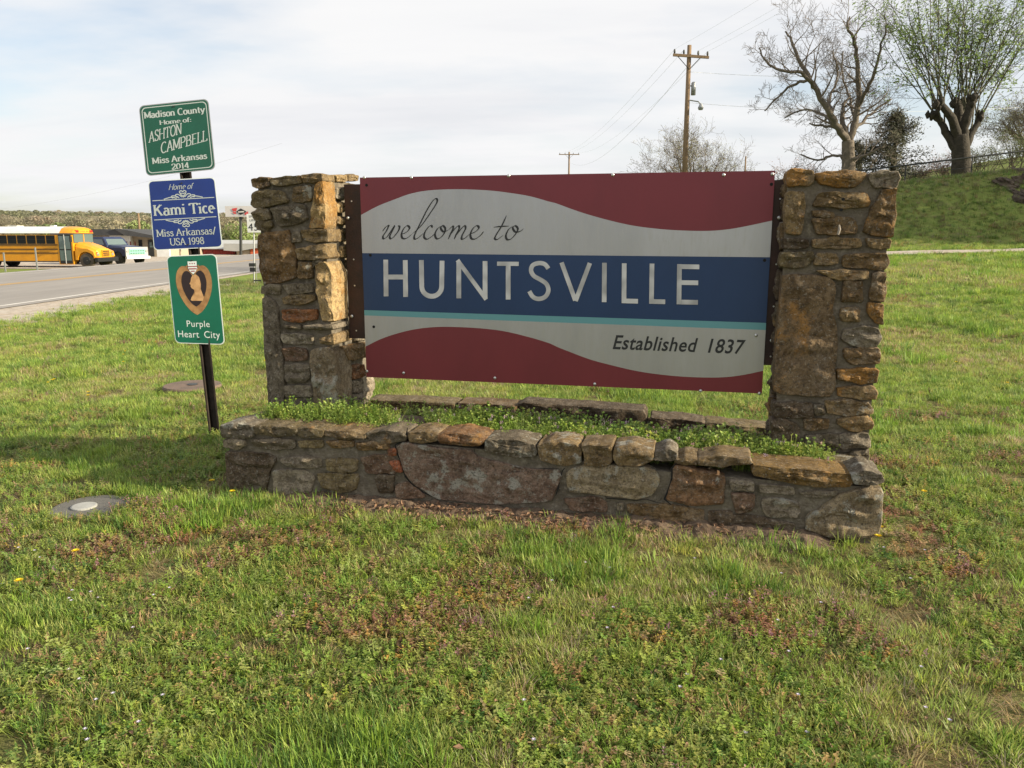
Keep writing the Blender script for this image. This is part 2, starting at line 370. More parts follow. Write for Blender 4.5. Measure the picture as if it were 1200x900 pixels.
def stone(parent, pts, n_out, color, m, proud=.018, deep=.05, grow=.0, rough=1.0, label=None, bulge=.5):
    """pts outline on a plane, n_out unit outward normal"""
    seed = Vector((random.random()*50, random.random()*50, random.random()*50))
    pts = smooth_poly(pts, 44); c = sum(pts, Vector())/len(pts); n = len(pts)
    size = max((p-c).length for p in pts); rough = rough*(.6 if size > .24 else 1)
    jit = []
    for p in pts:
        d = (p-c).normalized(); jit.append(p+d*(grow+.005+.009*rough*noise.noise(p*18+seed)+.005*noise.noise(p*55+seed)))
    pts = jit
    rings = []
    back = [-deep, -deep*.66, -deep*.33] if deep > .1 else [-deep]
    for z in back: rings.append((0, z, 1 if deep > .1 else 0))
    rings += [(0, -.006, .4), (.0015, proud*.5, .5), (.005, proud*.8, .7), (.020, proud*.9, 1.0), (.055, proud*.95, 1.4)]
    vs = []
    for inset, z, amp in rings:
        for p in pts:
            d = c-p; l = d.length; f = min(inset/l, .55); q = p+d*f
            w = relief(q, seed)
            q = q+n_out*(z+w*amp*rough)
            if deep > .1 and z < 0: q = q+(p-c).normalized()*(.008*noise.noise(q*18+seed))
            vs.append(q)
    last = [c.lerp(p, 1-min(.055/(c-p).length, .55)) for p in pts]
    fr = [1-(k+1)/(max(2, int(size/.03))+1) for k in range(max(2, int(size/.03)))]
    for f in fr:
        for p in last:
            q = c.lerp(p, f); w = relief(q, seed)
            vs.append(q+n_out*(proud*.95+w*1.5*rough+.003*bulge))
    vs.append(c+n_out*(proud*.95+relief(c, seed)*1.5*rough)); R = len(rings)+len(fr)
    fs = [(r*n+i, r*n+(i+1) % n, (r+1)*n+(i+1) % n, (r+1)*n+i) for r in range(R-1) for i in range(n)]
    fs += [((R-1)*n+i, (R-1)*n+(i+1) % n, R*n) for i in range(n)]
    fs += [tuple(range(n-1, -1, -1))]
    mb = MB(); mb.add(vs, fs); o = mb.build('stone', m, parent, smooth=True, label=label)
    recalc(o); o.data.set_sharp_from_angle(angle=math.radians(30))
    v = random.uniform(.98, 1.32); o.color = (color[0]*v, color[1]*v, color[2]*v, 1)
    return o
BR = (.19, .125, .06); TN = (.27, .19, .095); GY = (.20, .165, .115); DK = (.11, .08, .052); RD = (.165, .105, .07); OL = (.175, .135, .07); YL = (.44, .31, .15); WH = (.38, .33, .25); GL = (.225, .19, .14)  # YL is a sunlit yellow, sunlight put into the stone colour

# planter: front face plane v=0
nF = -V
planter = empty('stone_planter', SV(1.78, .5, 0), 'low weathered sandstone planter wall full of small green weeds under the welcome sign', 'planter')
P0 = SV(0, 0, 0)
S, SO, SOO, SG = M['stone'], M['stone_o'], M['stone_oo'], M['stone_g']
front = [
('E', [(35,98),(100,84),(255,92),(258,190),(140,198),(40,195)], GL, SG, .2), ('E', [(262,97),(420,102),(560,117),(558,175),(420,185),(268,165)], OL, S, .2),
('E', [(572,115),(700,115),(752,130),(750,190),(600,187),(574,165)], OL, SO, .2), ('E', [(765,132),(950,132),(1040,152),(1040,202),(850,195),(768,175)], TN, SO, .2),
('P', [(431,504),(473,503),(477,508),(475,516),(440,517),(432,513)], GY, SO, .2), ('F', [(215,78),(395,78),(410,100),(390,140),(300,150),(225,145)], TN, S, .2),
('F', [(412,90),(500,85),(650,100),(700,118),(668,172),(520,166),(415,155)], (.28,.15,.07), SO, .2), ('F', [(710,118),(850,122),(1020,150),(1015,240),(880,240),(715,210)], GY, SG, .2),
('P', [(631,518),(645,516),(675,517),(682,524),(680,541),(660,544),(634,537)], TN, SG, .2), ('G', [(240,107),(415,100),(418,215),(370,245),(255,240)], TN, S, .2),
('G', [(440,122),(560,115),(680,135),(683,200),(620,240),(470,237),(440,200)], TN, SG, .2), ('G', [(703,147),(780,130),(825,145),(826,205),(760,213),(703,205)], GL, SG, .18),
('G', [(828,187),(960,187),(960,237),(830,228)], TN, S, .2), ('P', [(817.5,535),(845,532),(876,534),(879,543),(850,545),(820,544)], TN, S, .2),
('H', [(240,152),(450,170),(700,190),(890,215),(897,280),(870,315),(640,307),(470,277),(250,237)], (.30,.19,.07), SO, .22), ('H', [(905,212),(1000,190),(1100,215),(1112,280),(1040,295),(920,287)], GL, SG, .22),
('E', [(45,213),(190,212),(200,250),(150,272),(50,264)], GY, S, .05), ('E', [(245,205),(540,205),(540,270),(400,280),(260,260)], GY, S, .05),
('E', [(570,220),(735,215),(742,262),(580,267)], OL, S, .05), ('E', [(770,220),(950,217),(955,260),(800,268)], BR, S, .05),
('P', [(418,519),(455,517),(456,526),(420,527)], BR, S, .05), ('E', [(62,300),(340,310),(420,340),(370,430),(335,592),(110,600),(70,480)], DK, S, .05),
('E', [(440,347),(620,327),(730,340),(735,400),(640,410),(480,387)], GL, S, .05), ('E', [(765,347),(985,347),(985,430),(900,440),(770,425)], OL, S, .05),
('E', [(390,427),(620,425),(680,470),(640,600),(400,602)], GL, S, .05), ('E', [(700,450),(985,450),(975,560),(860,578),(740,545)], OL, S, .05),
('P', [(423,536),(455,533),(465,540),(464,554),(430,554)], RD, S, .05), ('F', [(80,200),(130,195),(133,235),(85,237)], (.32,.11,.05), S, .05),
('F', [(90,270),(150,275),(172,340),(120,332)], (.34,.12,.06), S, .05), ('F', [(130,430),(195,405),(265,450),(320,505),(150,510)], RD, S, .05),
('F', [(5,365),(120,362),(110,470),(20,475)], DK, S, .05), 
('F', [(140,170),(190,152),(420,192),(620,208),(650,255),(830,292),(950,322),(1182,327),(1187,370),(1120,530),(760,545),(400,515),(280,440),(200,370)], (.20, .135, .10), SG, .06),
('G', [(125,287),(240,242),(500,255),(650,257),(715,300),(715,370),(680,435),(570,462),(380,430),(150,412)], (.30,.24,.15), SG, .05),
('G', [(120,460),(330,452),(385,480),(385,545),(160,530)], RD, S, .05), ('G', [(525,492),(800,502),(1010,532),(1010,610),(640,590),(525,545)], BR, S, .05),
('G', [(815,252),(900,252),(1000,290),(1135,312),(1135,490),(960,500),(767,465),(812,350)], (.20,.115,.06), S, .06), ('G', [(455,495),(490,490),(492,530),(458,532)], GY, S, .05),
('H', [(92,270),(240,282),(240,340),(97,330)], GL, S, .05), ('H', [(290,297),(500,317),(510,365),(290,350)], GL, S, .05),
('H', [(103,365),(255,372),(250,450),(210,485),(130,482)], RD, S, .05), ('H', [(305,402),(420,392),(540,430),(560,480),(530,520),(340,510),(304,460)], GL, SG, .05),
('H', [(545,352),(700,342),(795,342),(790,375),(600,390)], GL, SG, .05), ('H', [(620,500),(900,350),(990,332),(1105,342),(1092,540),(1075,640),(820,655),(590,590)], (.27,.21,.13), SG, .22),
('H', [(10,492),(250,512),(520,560),(500,625),(20,590)], DK, S, .05), ('G', [(1040,540),(1190,545),(1190,625),(1045,620)], DK, S, .05),
]
for k_, (code, pts, c, m, dp) in enumerate(front):
    top = dp > .15
    tp = trace(code, pts, P0, nF)
    if k_ < 16:
        zc = sum(q.z for q in tp)/len(tp); tp = [q-Vector((0, 0, .013)) if q.z > zc else q for q in tp]; c = tuple(v*.85 for v in c)
    else: c = tuple(v*1.35 for v in c)
    stone(planter, tp, nF, c, m, proud=.014 if not top else .022, deep=dp, rough=1.0, grow=.002 if not top else .006)
def crack(code, pts, w):
    q = trace(code, pts, P0+nF*.002, nF); b = MB(); L_, R_ = [], []
    for i, p in enumerate(q):
        d = (q[min(i+1, len(q)-1)]-q[max(i-1, 0)]).normalized(); n_ = d.cross(nF); k = w*(.5 if i in (0, len(q)-1) else random.uniform(.7, 1.3)); L_.append(p+n_*k/2); R_.append(p-n_*k/2)
    n = len(q)
    for off in (0, .004):
        b.v += [tuple(p+nF*off*0+nF*off) for p in L_+R_]
    for i in range(n-1): b.f.append((2*n+i, 2*n+i+1, 3*n+i+1, 3*n+i)); b.m.append(0)
    b.build('crack', M['hole'], planter)
crack('F', [(207,60),(200,100),(190,140),(150,158),(128,170),(134,215),(158,262),(182,330),(192,372),(235,420),(285,462),(360,498)], .008)
crack('F', [(630,178),(640,240),(700,268),(840,296),(945,325),(1100,322),(1188,324)], .004)
crack('G', [(120,262),(105,280),(85,350),(75,400),(62,440)], .006)
crack('G', [(832,232),(806,262),(804,330),(790,380),(756,462),(800,498)], .008)
crack('G', [(380,440),(386,455),(470,462),(580,470),(640,462),(700,480),(790,498)], .0045)
def walltop(s):   # height of the coping under the cap stones
    return .405-.075*ss(0, 3.4, s)-.03*ss(1.6, 2.5, s)
# mortar core: front, back, both ends (joints stand back from the stone faces)
core = MB(); nS = 60
def core_run(s0, s1, v0, v1, zt, n=48, zb=-.15):
    vs = []; fs = []
    for i in range(n+1):
        t = i/n; s = s0+(s1-s0)*t
        a = .007*noise.noise(Vector((s*9, 0, 1)))
        for v, z in ((v0, zb), (v0+a, .12), (v0-a, .25), (v0, zt(s)), (v1, zt(s)), (v1, zb)): vs.append(SV(s, v, z))
    for i in range(n):
        for k in range(5): q = i*6+k; fs.append((q, q+6, q+7, q+1))
    fs += [tuple(range(6)), tuple(n*6+5-k for k in range(6))]
    core.add(vs, fs)
core_run(.02, 3.53, .006, .17, lambda s: walltop(s)-.012)
core_run(.05, 3.53, 1.04, 1.2, lambda s: .30)
core_run(.03, .18, .171, 1.039, lambda s: .38, 4); core_run(3.36, 3.52, .171, 1.039, lambda s: .30, 4)
core.build('mortar_core', M['mortar'], planter)
# end walls and the far wall
def face_quad(P, du, dz): return [P, P+du, P+du+dz, P+dz]
for (v0, v1) in ((.2, .47), (.48, .72), (.73, .98), (.99, 1.2)):
    for (z0, z1) in ((.31, .42), (.17, .30), (-.06, .16)):
        j = random.uniform(-.02, .02)
        stone(planter, face_quad(SV(.02, v0+j, z0), V*(v1-v0-.02), Vector((0, 0, z1-z0-.015))), -U, random.choice([GY, OL, BR, GL]), S, proud=.02, deep=.05 if z0 < .3 else .16)
for (v0, v1) in ((.24, .47), (.48, .75), (.76, .98), (.99, 1.2)):
    for (z0, z1) in ((.24, .355), (.10, .23), (-.06, .09)):
        j = random.uniform(-.02, .02)
        stone(planter, face_quad(SV(3.53, v0+j, z0), V*(v1-v0-.02), Vector((0, 0, z1-z0-.015))), U, random.choice([GY, OL, BR, TN]), SG, proud=.02, deep=.05 if z0 < .23 else .2)
PB = SV(0, 1.0, 0)
for pts, c in (([(429,468),(533,472),(534,486),(430,482)], OL), ([(537,472),(606,475),(607,489),(538,487)], BR), ([(609,471),(680,476),(757,481),(757,503),(609,492)], DK), ([(762,488),(824,494),(823,509),(764,503)], DK), ([(827,495),(903,502),(903,514),(828,510)], OL), ([(912,503),(985,512),(985,524),(914,516)], GY)):
    stone(planter, trace('P', pts, PB, nF), nF, c, S, proud=.02, deep=.19)
for k, s in enumerate(np.arange(.08, 3.4, .34)):
    stone(planter, face_quad(SV(s, 1.19, .0), U*.32, Vector((0, 0, .17))), V, random.choice([GY, OL, BR]), S)
    stone(planter, face_quad(SV(s+.05, 1.19, .185), U*.31, Vector((0, 0, .12))), V, random.choice([GY, OL, BR]), S)
# soil bed
b = MB(); n = 30
for j in range(9):
    for i in range(n+1):
        s = .17+3.2*i/n; v = .16+.9*j/8; b.v.append(tuple(SV(s, v, walltop(s)-.035+.04*ss(0, .3, v)*ss(.8, .5, v)-.07*ss(.55, .9, v)+.012*noise.noise(Vector((s*6, v*6, 0))))))
for j in range(8):
    for i in range(n): q = j*(n+1)+i; b.f.append((q, q+1, q+n+2, q+n+1)); b.m.append(0)
b.build('soil_bed', M['soil'], planter, smooth=True)

def pillar(name, label, plane_v, outline_px, depth, ncol, V=V):
    """mortar core traced on the front plane, extruded back"""
    P = SV(0, plane_v, 0); o = empty(name, SV(*ncol, 0), label, 'stone pillar')
    pl = [onplane(x, y, P+V*.012, nF) for x, y in outline_px]
    c = sum(pl, Vector())/4; rows = 26; cols = 10; vs = []; fs = []
    bl, br, tr, tl = pl
    # wrap-around grid so the joints are uneven
    def pt(u, w): return bl.lerp(br, u).lerp(tl.lerp(tr, u), w)
    ring = [(i/cols, 0) for i in range(cols)]+[(1, i/cols) for i in range(cols)]+[(1-i/cols, 1) for i in range(cols)]+[(0, 1-i/cols) for i in range(cols)]
    R = len(ring)
    for j in range(rows+1):
        for (u, d) in ring:
            q = pt(u, j/rows)+V*(d*(depth-.02)); cc = pt(.5, j/rows)+V*depth*.5
            q += (q-cc).normalized()*(.006*noise.noise(q*20)); vs.append(q)
    for j in range(rows):
        for k in range(R): fs.append((j*R+k, j*R+(k+1) % R, (j+1)*R+(k+1) % R, (j+1)*R+k))
    fs += [tuple(range(R)), tuple(rows*R+R-1-k for k in range(R))]
    mb = MB(); mb.add(vs, fs); recalc(mb.build('mortar_core', M['mortar'], o, smooth=False)); return o, P

LP, PL = pillar('stone_pillar', 'tall sandstone pillar left of the welcome sign, its right side sunlit yellow', .42, [(318,490),(395,490),(377,210),(302,212)], .55, (.3, .7))
leftst = [
('A', [(32,90),(150,78),(160,140),(80,160),(38,140)], BR, SO, .12), ('A', [(165,88),(370,64),(380,118),(215,135),(175,125)], OL, SO, .12), ('A', [(385,60),(530,52),(533,100),(400,112)], TN, SO, .14),
('A', [(35,200),(85,167),(250,177),(295,250),(150,280),(60,295),(32,270)], OL, S, .07), ('A', [(325,150),(440,140),(450,245),(320,245)], TN, SG, .05), ('A', [(165,292),(400,272),(425,370),(350,405),(240,420),(200,380)], GY, S, .05),
('A', [(35,330),(80,300),(150,302),(163,370),(60,385)], OL, S, .08), ('A', [(62,390),(163,380),(178,420),(130,455),(75,440)], OL, S, .08), ('A', [(485,130),(536,112),(552,428),(440,430),(460,290)], YL, SOO, .14),
('A', [(80,480),(290,452),(335,600),(350,770),(300,800),(120,825),(95,700)], (.19,.115,.05), SO, .08), ('A', [(378,450),(563,440),(570,530),(400,520)], TN, S, .16), ('A', [(340,582),(556,547),(566,640),(530,655),(360,655)], TN, SO, .14),
('A', [(365,672),(455,677),(460,785),(360,785)], BR, S, .05), ('P', [(370,311),(383,306),(389,322),(390,345),(391,376),(378,374),(375,357),(372,337)], YL, SO, .20),
('A', [(105,842),(230,827),(228,900),(110,890)], GY, S, .06), ('A', [(250,832),(450,822),(465,880),(300,900)], GY, S, .05), ('B', [(245,87),(300,67),(470,60),(480,95),(400,125),(260,130)], TN, S, .05),
('B', [(252,170),(480,167),(490,235),(330,250),(260,245)], (.28,.12,.05), S, .05), ('B', [(108,82),(150,75),(210,130),(240,430),(268,700),(248,845),(155,842),(130,500)], GL, S, .08),
('B', [(265,272),(370,272),(370,300),(270,300)], GY, S, .05), ('B', [(405,277),(606,270),(610,303),(415,302)], GL, S, .2), ('B', [(240,337),(450,347),(460,405),(260,402)], WH, S, .05),
('B', [(507,370),(600,337),(615,410),(520,402)], TN, S, .24), ('B', [(252,437),(415,442),(415,520),(270,530)], RD, S, .05), ('B', [(265,552),(430,552),(435,650),(390,675),(275,670)], GL, S, .05),
('B', [(265,702),(450,702),(455,775),(270,785)], GL, S, .05), ('B', [(440,462),(560,432),(615,470),(628,850),(480,850),(455,640)], (.22,.17,.11), SG, .22),
('A', [(318,460),(370,462),(372,525),(325,530)], GY, S, .04), ('A', [(470,660),(535,655),(480,690),(465,720)], GY, S, .04)]
for code, pts, c, m, dp in leftst: stone(LP, trace(code, pts, PL, nF), nF, c, m, proud=.016, deep=dp, grow=.002)
# right-hand face of the left pillar, sunlit yellow put into the colours
C1 = onplane(378, 205, PL, nF); C2 = onplane(395, 475, PL, nF); nR = (C2-C1).cross(V).normalized()
if nR.dot(U) < 0: nR = -nR
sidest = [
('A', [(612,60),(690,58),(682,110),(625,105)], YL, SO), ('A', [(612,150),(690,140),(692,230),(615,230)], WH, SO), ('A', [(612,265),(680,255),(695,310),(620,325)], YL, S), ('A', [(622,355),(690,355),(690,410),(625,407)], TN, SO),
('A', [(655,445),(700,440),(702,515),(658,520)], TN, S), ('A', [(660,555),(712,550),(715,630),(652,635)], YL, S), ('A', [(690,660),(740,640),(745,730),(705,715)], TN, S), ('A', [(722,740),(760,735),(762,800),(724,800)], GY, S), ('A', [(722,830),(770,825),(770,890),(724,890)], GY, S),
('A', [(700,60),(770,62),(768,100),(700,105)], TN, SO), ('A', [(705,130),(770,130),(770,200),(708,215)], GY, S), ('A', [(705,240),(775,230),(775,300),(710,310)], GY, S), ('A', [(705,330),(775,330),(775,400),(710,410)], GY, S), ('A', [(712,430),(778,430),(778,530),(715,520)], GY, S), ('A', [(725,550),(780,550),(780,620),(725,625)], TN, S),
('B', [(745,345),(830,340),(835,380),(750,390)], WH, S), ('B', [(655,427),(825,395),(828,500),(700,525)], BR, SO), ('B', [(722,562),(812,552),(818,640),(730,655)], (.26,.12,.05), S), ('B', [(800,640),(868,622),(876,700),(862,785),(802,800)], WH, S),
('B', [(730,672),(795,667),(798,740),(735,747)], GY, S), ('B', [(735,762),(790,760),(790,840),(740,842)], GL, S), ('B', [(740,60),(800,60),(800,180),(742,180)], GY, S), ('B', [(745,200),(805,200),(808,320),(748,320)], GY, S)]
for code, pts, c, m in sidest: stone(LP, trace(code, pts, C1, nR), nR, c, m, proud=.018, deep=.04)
# its two hidden faces and its top, laid in courses
def courses(parent, P, du, W_, nrm, z0, z1, cols, dz=(.09, .17)):
    z = z0
    while z < z1-.04:
        h = min(random.uniform(*dz), z1-z); k = random.choice([1, 2, 2, 3]); cuts = sorted([0, 1]+[(i+random.uniform(-.15, .15))/k for i in range(1, k)])
        for a, c in zip(cuts[:-1], cuts[1:]):
            q = P+du*(W_*a+.01)+Vector((0, 0, z)); w = W_*(c-a)-.02
            stone(parent, [q, q+du*w, q+du*w+Vector((0, 0, h-.018)), q+Vector((0, 0, h-.02))], nrm, random.choice(cols), random.choice([S, S, SG, SO]), proud=.018)
        z += h
courses(LP, SV(.08, .97, 0), U, .42, V, .1, 1.8, [GY, BR, TN]); courses(LP, SV(.07, .45, 0), V, .5, -U, .42, 1.78, [GY, BR, OL])
def topstones(parent, s0, s1, v0, v1, z, ns, nv, cols, ms):
    for i in range(ns):
        for j in range(nv):
            a = s0+(s1-s0)*i/ns; c = s0+(s1-s0)*(i+1)/ns-.012; p = v0+(v1-v0)*j/nv; q = v0+(v1-v0)*(j+1)/nv-.012
            stone(parent, [SV(a, p, z), SV(c, p, z), SV(c, q, z), SV(a, q, z)], Vector((0, 0, 1)), random.choice(cols), random.choice(ms), proud=.012, deep=.03, rough=1.2)
topstones(LP, .07, .46, .56, .96, 1.815, 2, 2, [TN, BR, GL], [SO, SG])

RP, PR = pillar('stone_pillar', 'tall shaded sandstone pillar right of the welcome sign with orange lichen on its top', .42, [(907,530),(1016,530),(1047,206),(923,206)], .46, (3.3, .65), Vector((.315, .949, 0)))
rightst = [
('C', [(120,72),(150,47),(290,57),(297,100),(280,155),(130,157)], TN, SOO, .14), ('C', [(318,77),(400,62),(550,62),(640,67),(650,90),(570,160),(450,160),(345,140)], BR, SOO, .14), ('C', [(662,72),(850,60),(855,110),(845,175),(700,167),(672,110)], GL, SO, .2),
('C', [(120,197),(240,197),(235,370),(215,470),(115,477)], TN, SO, .08), ('C', [(345,202),(640,202),(675,250),(670,290),(590,300),(300,290)], TN, SO, .05), ('C', [(290,372),(530,362),(580,400),(580,470),(320,475)], BR, SO, .05), ('C', [(300,322),(430,328),(440,362),(300,360)], BR, S, .04),
('C', [(750,187),(845,182),(832,320),(820,485),(680,480),(630,450),(650,390),(700,270)], BR, SOO, .2), ('C', [(102,505),(265,507),(262,565),(112,567)], DK, S, .07), ('C', [(300,507),(600,502),(605,560),(420,570),(300,562)], TN, SO, .05),
('C', [(650,502),(803,507),(798,565),(740,575),(655,560)], TN, S, .2), ('C', [(85,592),(290,592),(300,640),(230,690),(150,695),(72,682)], OL, S, .08), ('C', [(320,602),(450,602),(455,670),(310,675)], TN, S, .05),
('C', [(500,612),(778,602),(798,660),(750,715),(640,702),(490,690)], BR, SO, .2), ('C', [(310,712),(655,717),(660,770),(480,777),(380,747)], TN, SO, .05),
('P', [(917,322),(960,324),(976,327),(980,338),(974,364),(978.7,381),(980,414),(977.6,434),(979.7,455),(971,464),(908,460),(907,446),(911,387)], (.23,.16,.09), SO, .07),
('P', [(989,330),(1010,330),(1010,354),(987,353)], BR, S, .04), ('P', [(1022,321),(1038,320),(1037,340),(1036,353),(1019,352),(1020,335)], BR, S, .2), ('D', [(605,50),(688,52),(683,160),(640,155),(605,112)], BR, SOO, .2),
('D', [(455,77),(550,77),(555,150),(450,140)], TN, SO, .04), ('D', [(460,197),(560,182),(660,187),(673,240),(650,285),(560,290),(460,252)], GL, SG, .2), ('D', [(475,302),(660,297),(666,380),(520,385),(480,350)], BR, SO, .2),
('D', [(440,417),(640,412),(660,430),(648,490),(540,490),(440,470)], BR, SOO, .2), ('D', [(435,522),(620,507),(648,540),(643,580),(540,580),(440,560)], TN, SOO, .2), ('D', [(75,602),(290,602),(300,685),(80,682)], DK, S, .07),
('D', [(305,612),(362,612),(362,665),(310,667)], GY, S, .04), ('D', [(375,592),(590,597),(628,625),(623,660),(480,670),(375,660)], TN, SG, .2), ('D', [(250,692),(380,692),(380,745),(255,747)], BR, S, .04),
('D', [(435,692),(590,677),(628,700),(623,745),(500,755),(435,717)], TN, SO, .2), ('D', [(65,692),(150,690),(220,740),(220,810),(70,820)], DK, S, .08), ('D', [(255,782),(435,777),(440,840),(265,845)], GY, S, .05),
('D', [(445,777),(600,772),(612,800),(608,850),(450,852)], GL, S, .2), ('D', [(500,882),(600,857),(605,915),(520,925)], GY, S, .15)]
for code, pts, c, m, dp in rightst: stone(RP, trace(code, pts, PR, nF), nF, c, m, proud=.016, deep=dp, grow=.002)
for (x, y) in ((988, 233.5), (985.7, 246)):   # two old anchor holes drilled in the pillar face
    p = onplane(x, y, PR-V*.046, nF); b = MB(); b.tube([p, p-V*.004], .008, 10); b.build('anchor_hole', M['hole'], RP)
p = onplane(983, 268, PR-V*.046, nF); b = MB(); b.tube([p+Vector((0,0,.02)), p+Vector((.004,0,-.004)), p+Vector((-.002,0,-.03))], [.004,.008,.006], 8); b.build('paint_dab', M['concrete2'], RP)
courses(RP, SV(3.09, .86, 0), U, .54, V, .15, 1.8, [GY, BR, TN]); courses(RP, SV(3.075, .50, 0), Vector((.315, .949, 0)), .36, -U, .36, 1.78, [DK, BR, GY])
for z, nn in ((.36, 9),): courses(RP, SV(3.585, .64, 0), V, .24, U, z, 1.78, [TN, BR, GL])
topstones(RP, 3.08, 3.6, .57, .86, 1.79, 3, 1, [TN, BR, GL], [SOO, SO])

# ---------------------------------------------------------------- the welcome sign
PSg = SV(0, .596, 0); nSg = nF
def sp(px, py, off=0): return onplane(px, py, PSg+nSg*off, nSg)
tl, bl_, tr, br_ = sp(423, 206), sp(428, 440), sp(908, 202), sp(893, 463)
def scoord(p): d = p-PSg; return d.dot(U), p.z
s0 = (scoord(tl)[0]+scoord(bl_)[0])/2; s1 = (scoord(tr)[0]+scoord(br_)[0])/2
zt = 1.838; zb = .618
def sg(s, z, off=0): return PSg+U*s+Vector((0, 0, z))+nSg*off
sign = empty('welcome_sign', sg((s0+s1)/2, 0), 'red, silver and navy metal welcome to HUNTSVILLE sign hung between the stone pillars', 'sign')
J1 = (400, 190, 4.286); J2 = (650, 190, 3.1036); J3 = (400, 340, 4.286)
def jp(J, x, y): return (J[0]+x/J[2], J[1]+y/J[2])
def curve(ptsJ):
    q = [scoord(sp(*jp(J, x, y))) for J, x, y in ptsJ]; q.sort()
    X = np.array([a for a, _ in q]); Y = np.array([b for _, b in q])
    def f(s):   # catmull-rom through the traced points
        i = int(np.clip(np.searchsorted(X, s)-1, 0, len(X)-2)); t = (s-X[i])/(X[i+1]-X[i]); t = min(max(t, -.3), 1.3)
        p1, p2 = Y[i], Y[i+1]; m1 = (Y[i+1]-Y[max(i-1, 0)])/(X[i+1]-X[max(i-1, 0)])*(X[i+1]-X[i]); m2 = (Y[min(i+2, len(X)-1)]-Y[i])/(X[min(i+2, len(X)-1)]-X[i])*(X[i+1]-X[i])
        return (2*t**3-3*t*t+1)*p1+(t**3-2*t*t+t)*m1+(-2*t**3+3*t*t)*p2+(t**3-t*t)*m2
    return f
cT = curve([(J1,105,262),(J1,180,222),(J1,260,190),(J1,350,158),(J1,450,141),(J1,600,136),(J1,750,143),(J1,850,155),(J1,950,172),(J1,1050,200),(J2,0,148),(J2,60,170),(J2,120,190),(J2,200,212),(J2,280,230),(J2,360,241),(J2,450,248),(J2,560,250),(J2,640,243),(J2,720,228),(J2,793,212)])
cB = curve([(J3,118,285),(J3,200,245),(J3,290,215),(J3,380,195),(J3,480,185),(J3,570,185),(J3,700,192),(J3,820,207),(J3,950,238),(J3,1060,272),(J2,0,668),(J2,60,692),(J2,130,718),(J2,220,742),(J2,300,760),(J2,380,772),(J2,480,781),(J2,600,783),(J2,680,775),(J2,762,758)])
c1 = curve([(J1,112,457),(J2,790,346)]); c2 = curve([(J1,115,743),(J2,775,585)]); c3 = curve([(J1,118,770),(J2,773,611)])
pan = MB(); NC = 120
rows = [lambda s: zb, cB, c3, c2, c1, cT, lambda s: zt]; rm = [1, 0, 3, 2, 0, 1]
for i in range(NC+1):
    s = s0+(s1-s0)*i/NC
    for f in rows: pan.v.append(tuple(sg(s, f(s))))
for i in range(NC):
    for k in range(6): q = i*7+k; pan.f.append((q, q+7, q+8, q+1)); pan.m.append(rm[k])
pan.prism([sg(s0, zb, -.0005), sg(s1, zb, -.0005), sg(s1, zt, -.0005), sg(s0, zt, -.0005)], V*.006, 4)
recalc(pan.build('panel', [M['alu'], M['maroon'], M['navy'], M['teal'], M['s_back']], sign))
LAY = [0]
def ribbon(mb, P, widths, off):
    """P list of 2D; widths list; appended as quads through mapping function"""
    n = len(P); Lp = []; Rp = []
    for i in range(n):
        a = P[max(i-1, 0)]; c = P[min(i+1, n-1)]; d = np.array(c)-np.array(a); d = d/max(np.linalg.norm(d), 1e-9); nn = np.array((-d[1], d[0]))
        w = widths[i]/2
        if 0 < i < n-1:
            d1 = np.array(P[i])-np.array(a); d1 = d1/max(np.linalg.norm(d1), 1e-9); n1 = np.array((-d1[1], d1[0])); w /= max(.5, abs(nn.dot(n1)))
        Lp.append(np.array(P[i])+nn*w); Rp.append(np.array(P[i])-nn*w)
    k = len(mb.v)
    for l, r in zip(Lp, Rp): mb.v.append(tuple(MAPF(l, off))); mb.v.append(tuple(MAPF(r, off)))
    for i in range(n-1): mb.f.append((k+2*i, k+2*i+1, k+2*i+3, k+2*i+2)); mb.m.append(0)
def catmull(pts, sub=7):
    out = []; n = len(pts); p = [np.array(q, float) for q in pts]
    for i in range(n-1):
        a, b, c, d = p[max(i-1, 0)], p[i], p[i+1], p[min(i+2, n-1)]
        for k in range(sub):
            t = k/sub; out.append(.5*((2*b)+(c-a)*t+(2*a-5*b+4*c-d)*t*t+(-a+3*b-3*c+d)*t**3))
    out.append(p[-1]); return out
def arc(cx, cy, rx, ry, a0, a1, n=14): return [(cx+rx*math.cos(math.radians(a0+(a1-a0)*i/n)), cy+ry*math.sin(math.radians(a0+(a1-a0)*i/n))) for i in range(n+1)]
# welcome to: broad-nib script
script = [
[(206,348),(222,327),(237,319),(226,345),(209,372),(213,385),(230,374),(250,345),(267,320),(256,345),(243,372),(248,385),(264,374),(286,345),(292,325),(284,319)],
[(298,364),(326,352),(342,332),(331,319),(313,334),(302,360),(306,381),(326,383),(354,362)],
[(354,362),(400,320),(450,250),(479,203),(478,184),(461,192),(430,240),(395,310),(368,365),(368,386),(386,380),(412,357)],
[(456,331),(452,319),(438,325),(420,350),(415,375),(428,387),(450,376),(472,356)],
[(503,320),(482,335),(470,362),(478,384),(498,379),(517,355),(521,332),(508,319),(499,332),(514,350),(541,338)],
[(541,338),(558,322),(561,332),(549,358),(536,388)], [(545,368),(568,336),(588,320),(591,334),(577,362),(566,388)], [(573,372),(600,336),(618,320),(623,334),(607,366),(604,386),(620,382),(643,362)],
[(643,362),(672,350),(690,331),(680,319),(660,334),(648,362),(653,384),(674,385),(700,366),(714,348)],
[(829,268),(806,318),(779,362),(770,383),(783,388),(814,366)], [(764,327),(800,323),(842,321)],
[(864,320),(840,338),(826,368),(832,388),(851,386),(874,362),(886,336),(874,320),(861,330),(873,350),(896,348),(916,334)]]
mb = MB(); MAPF = lambda p, off: sp(*jp(J1, p[0], p[1]), off)
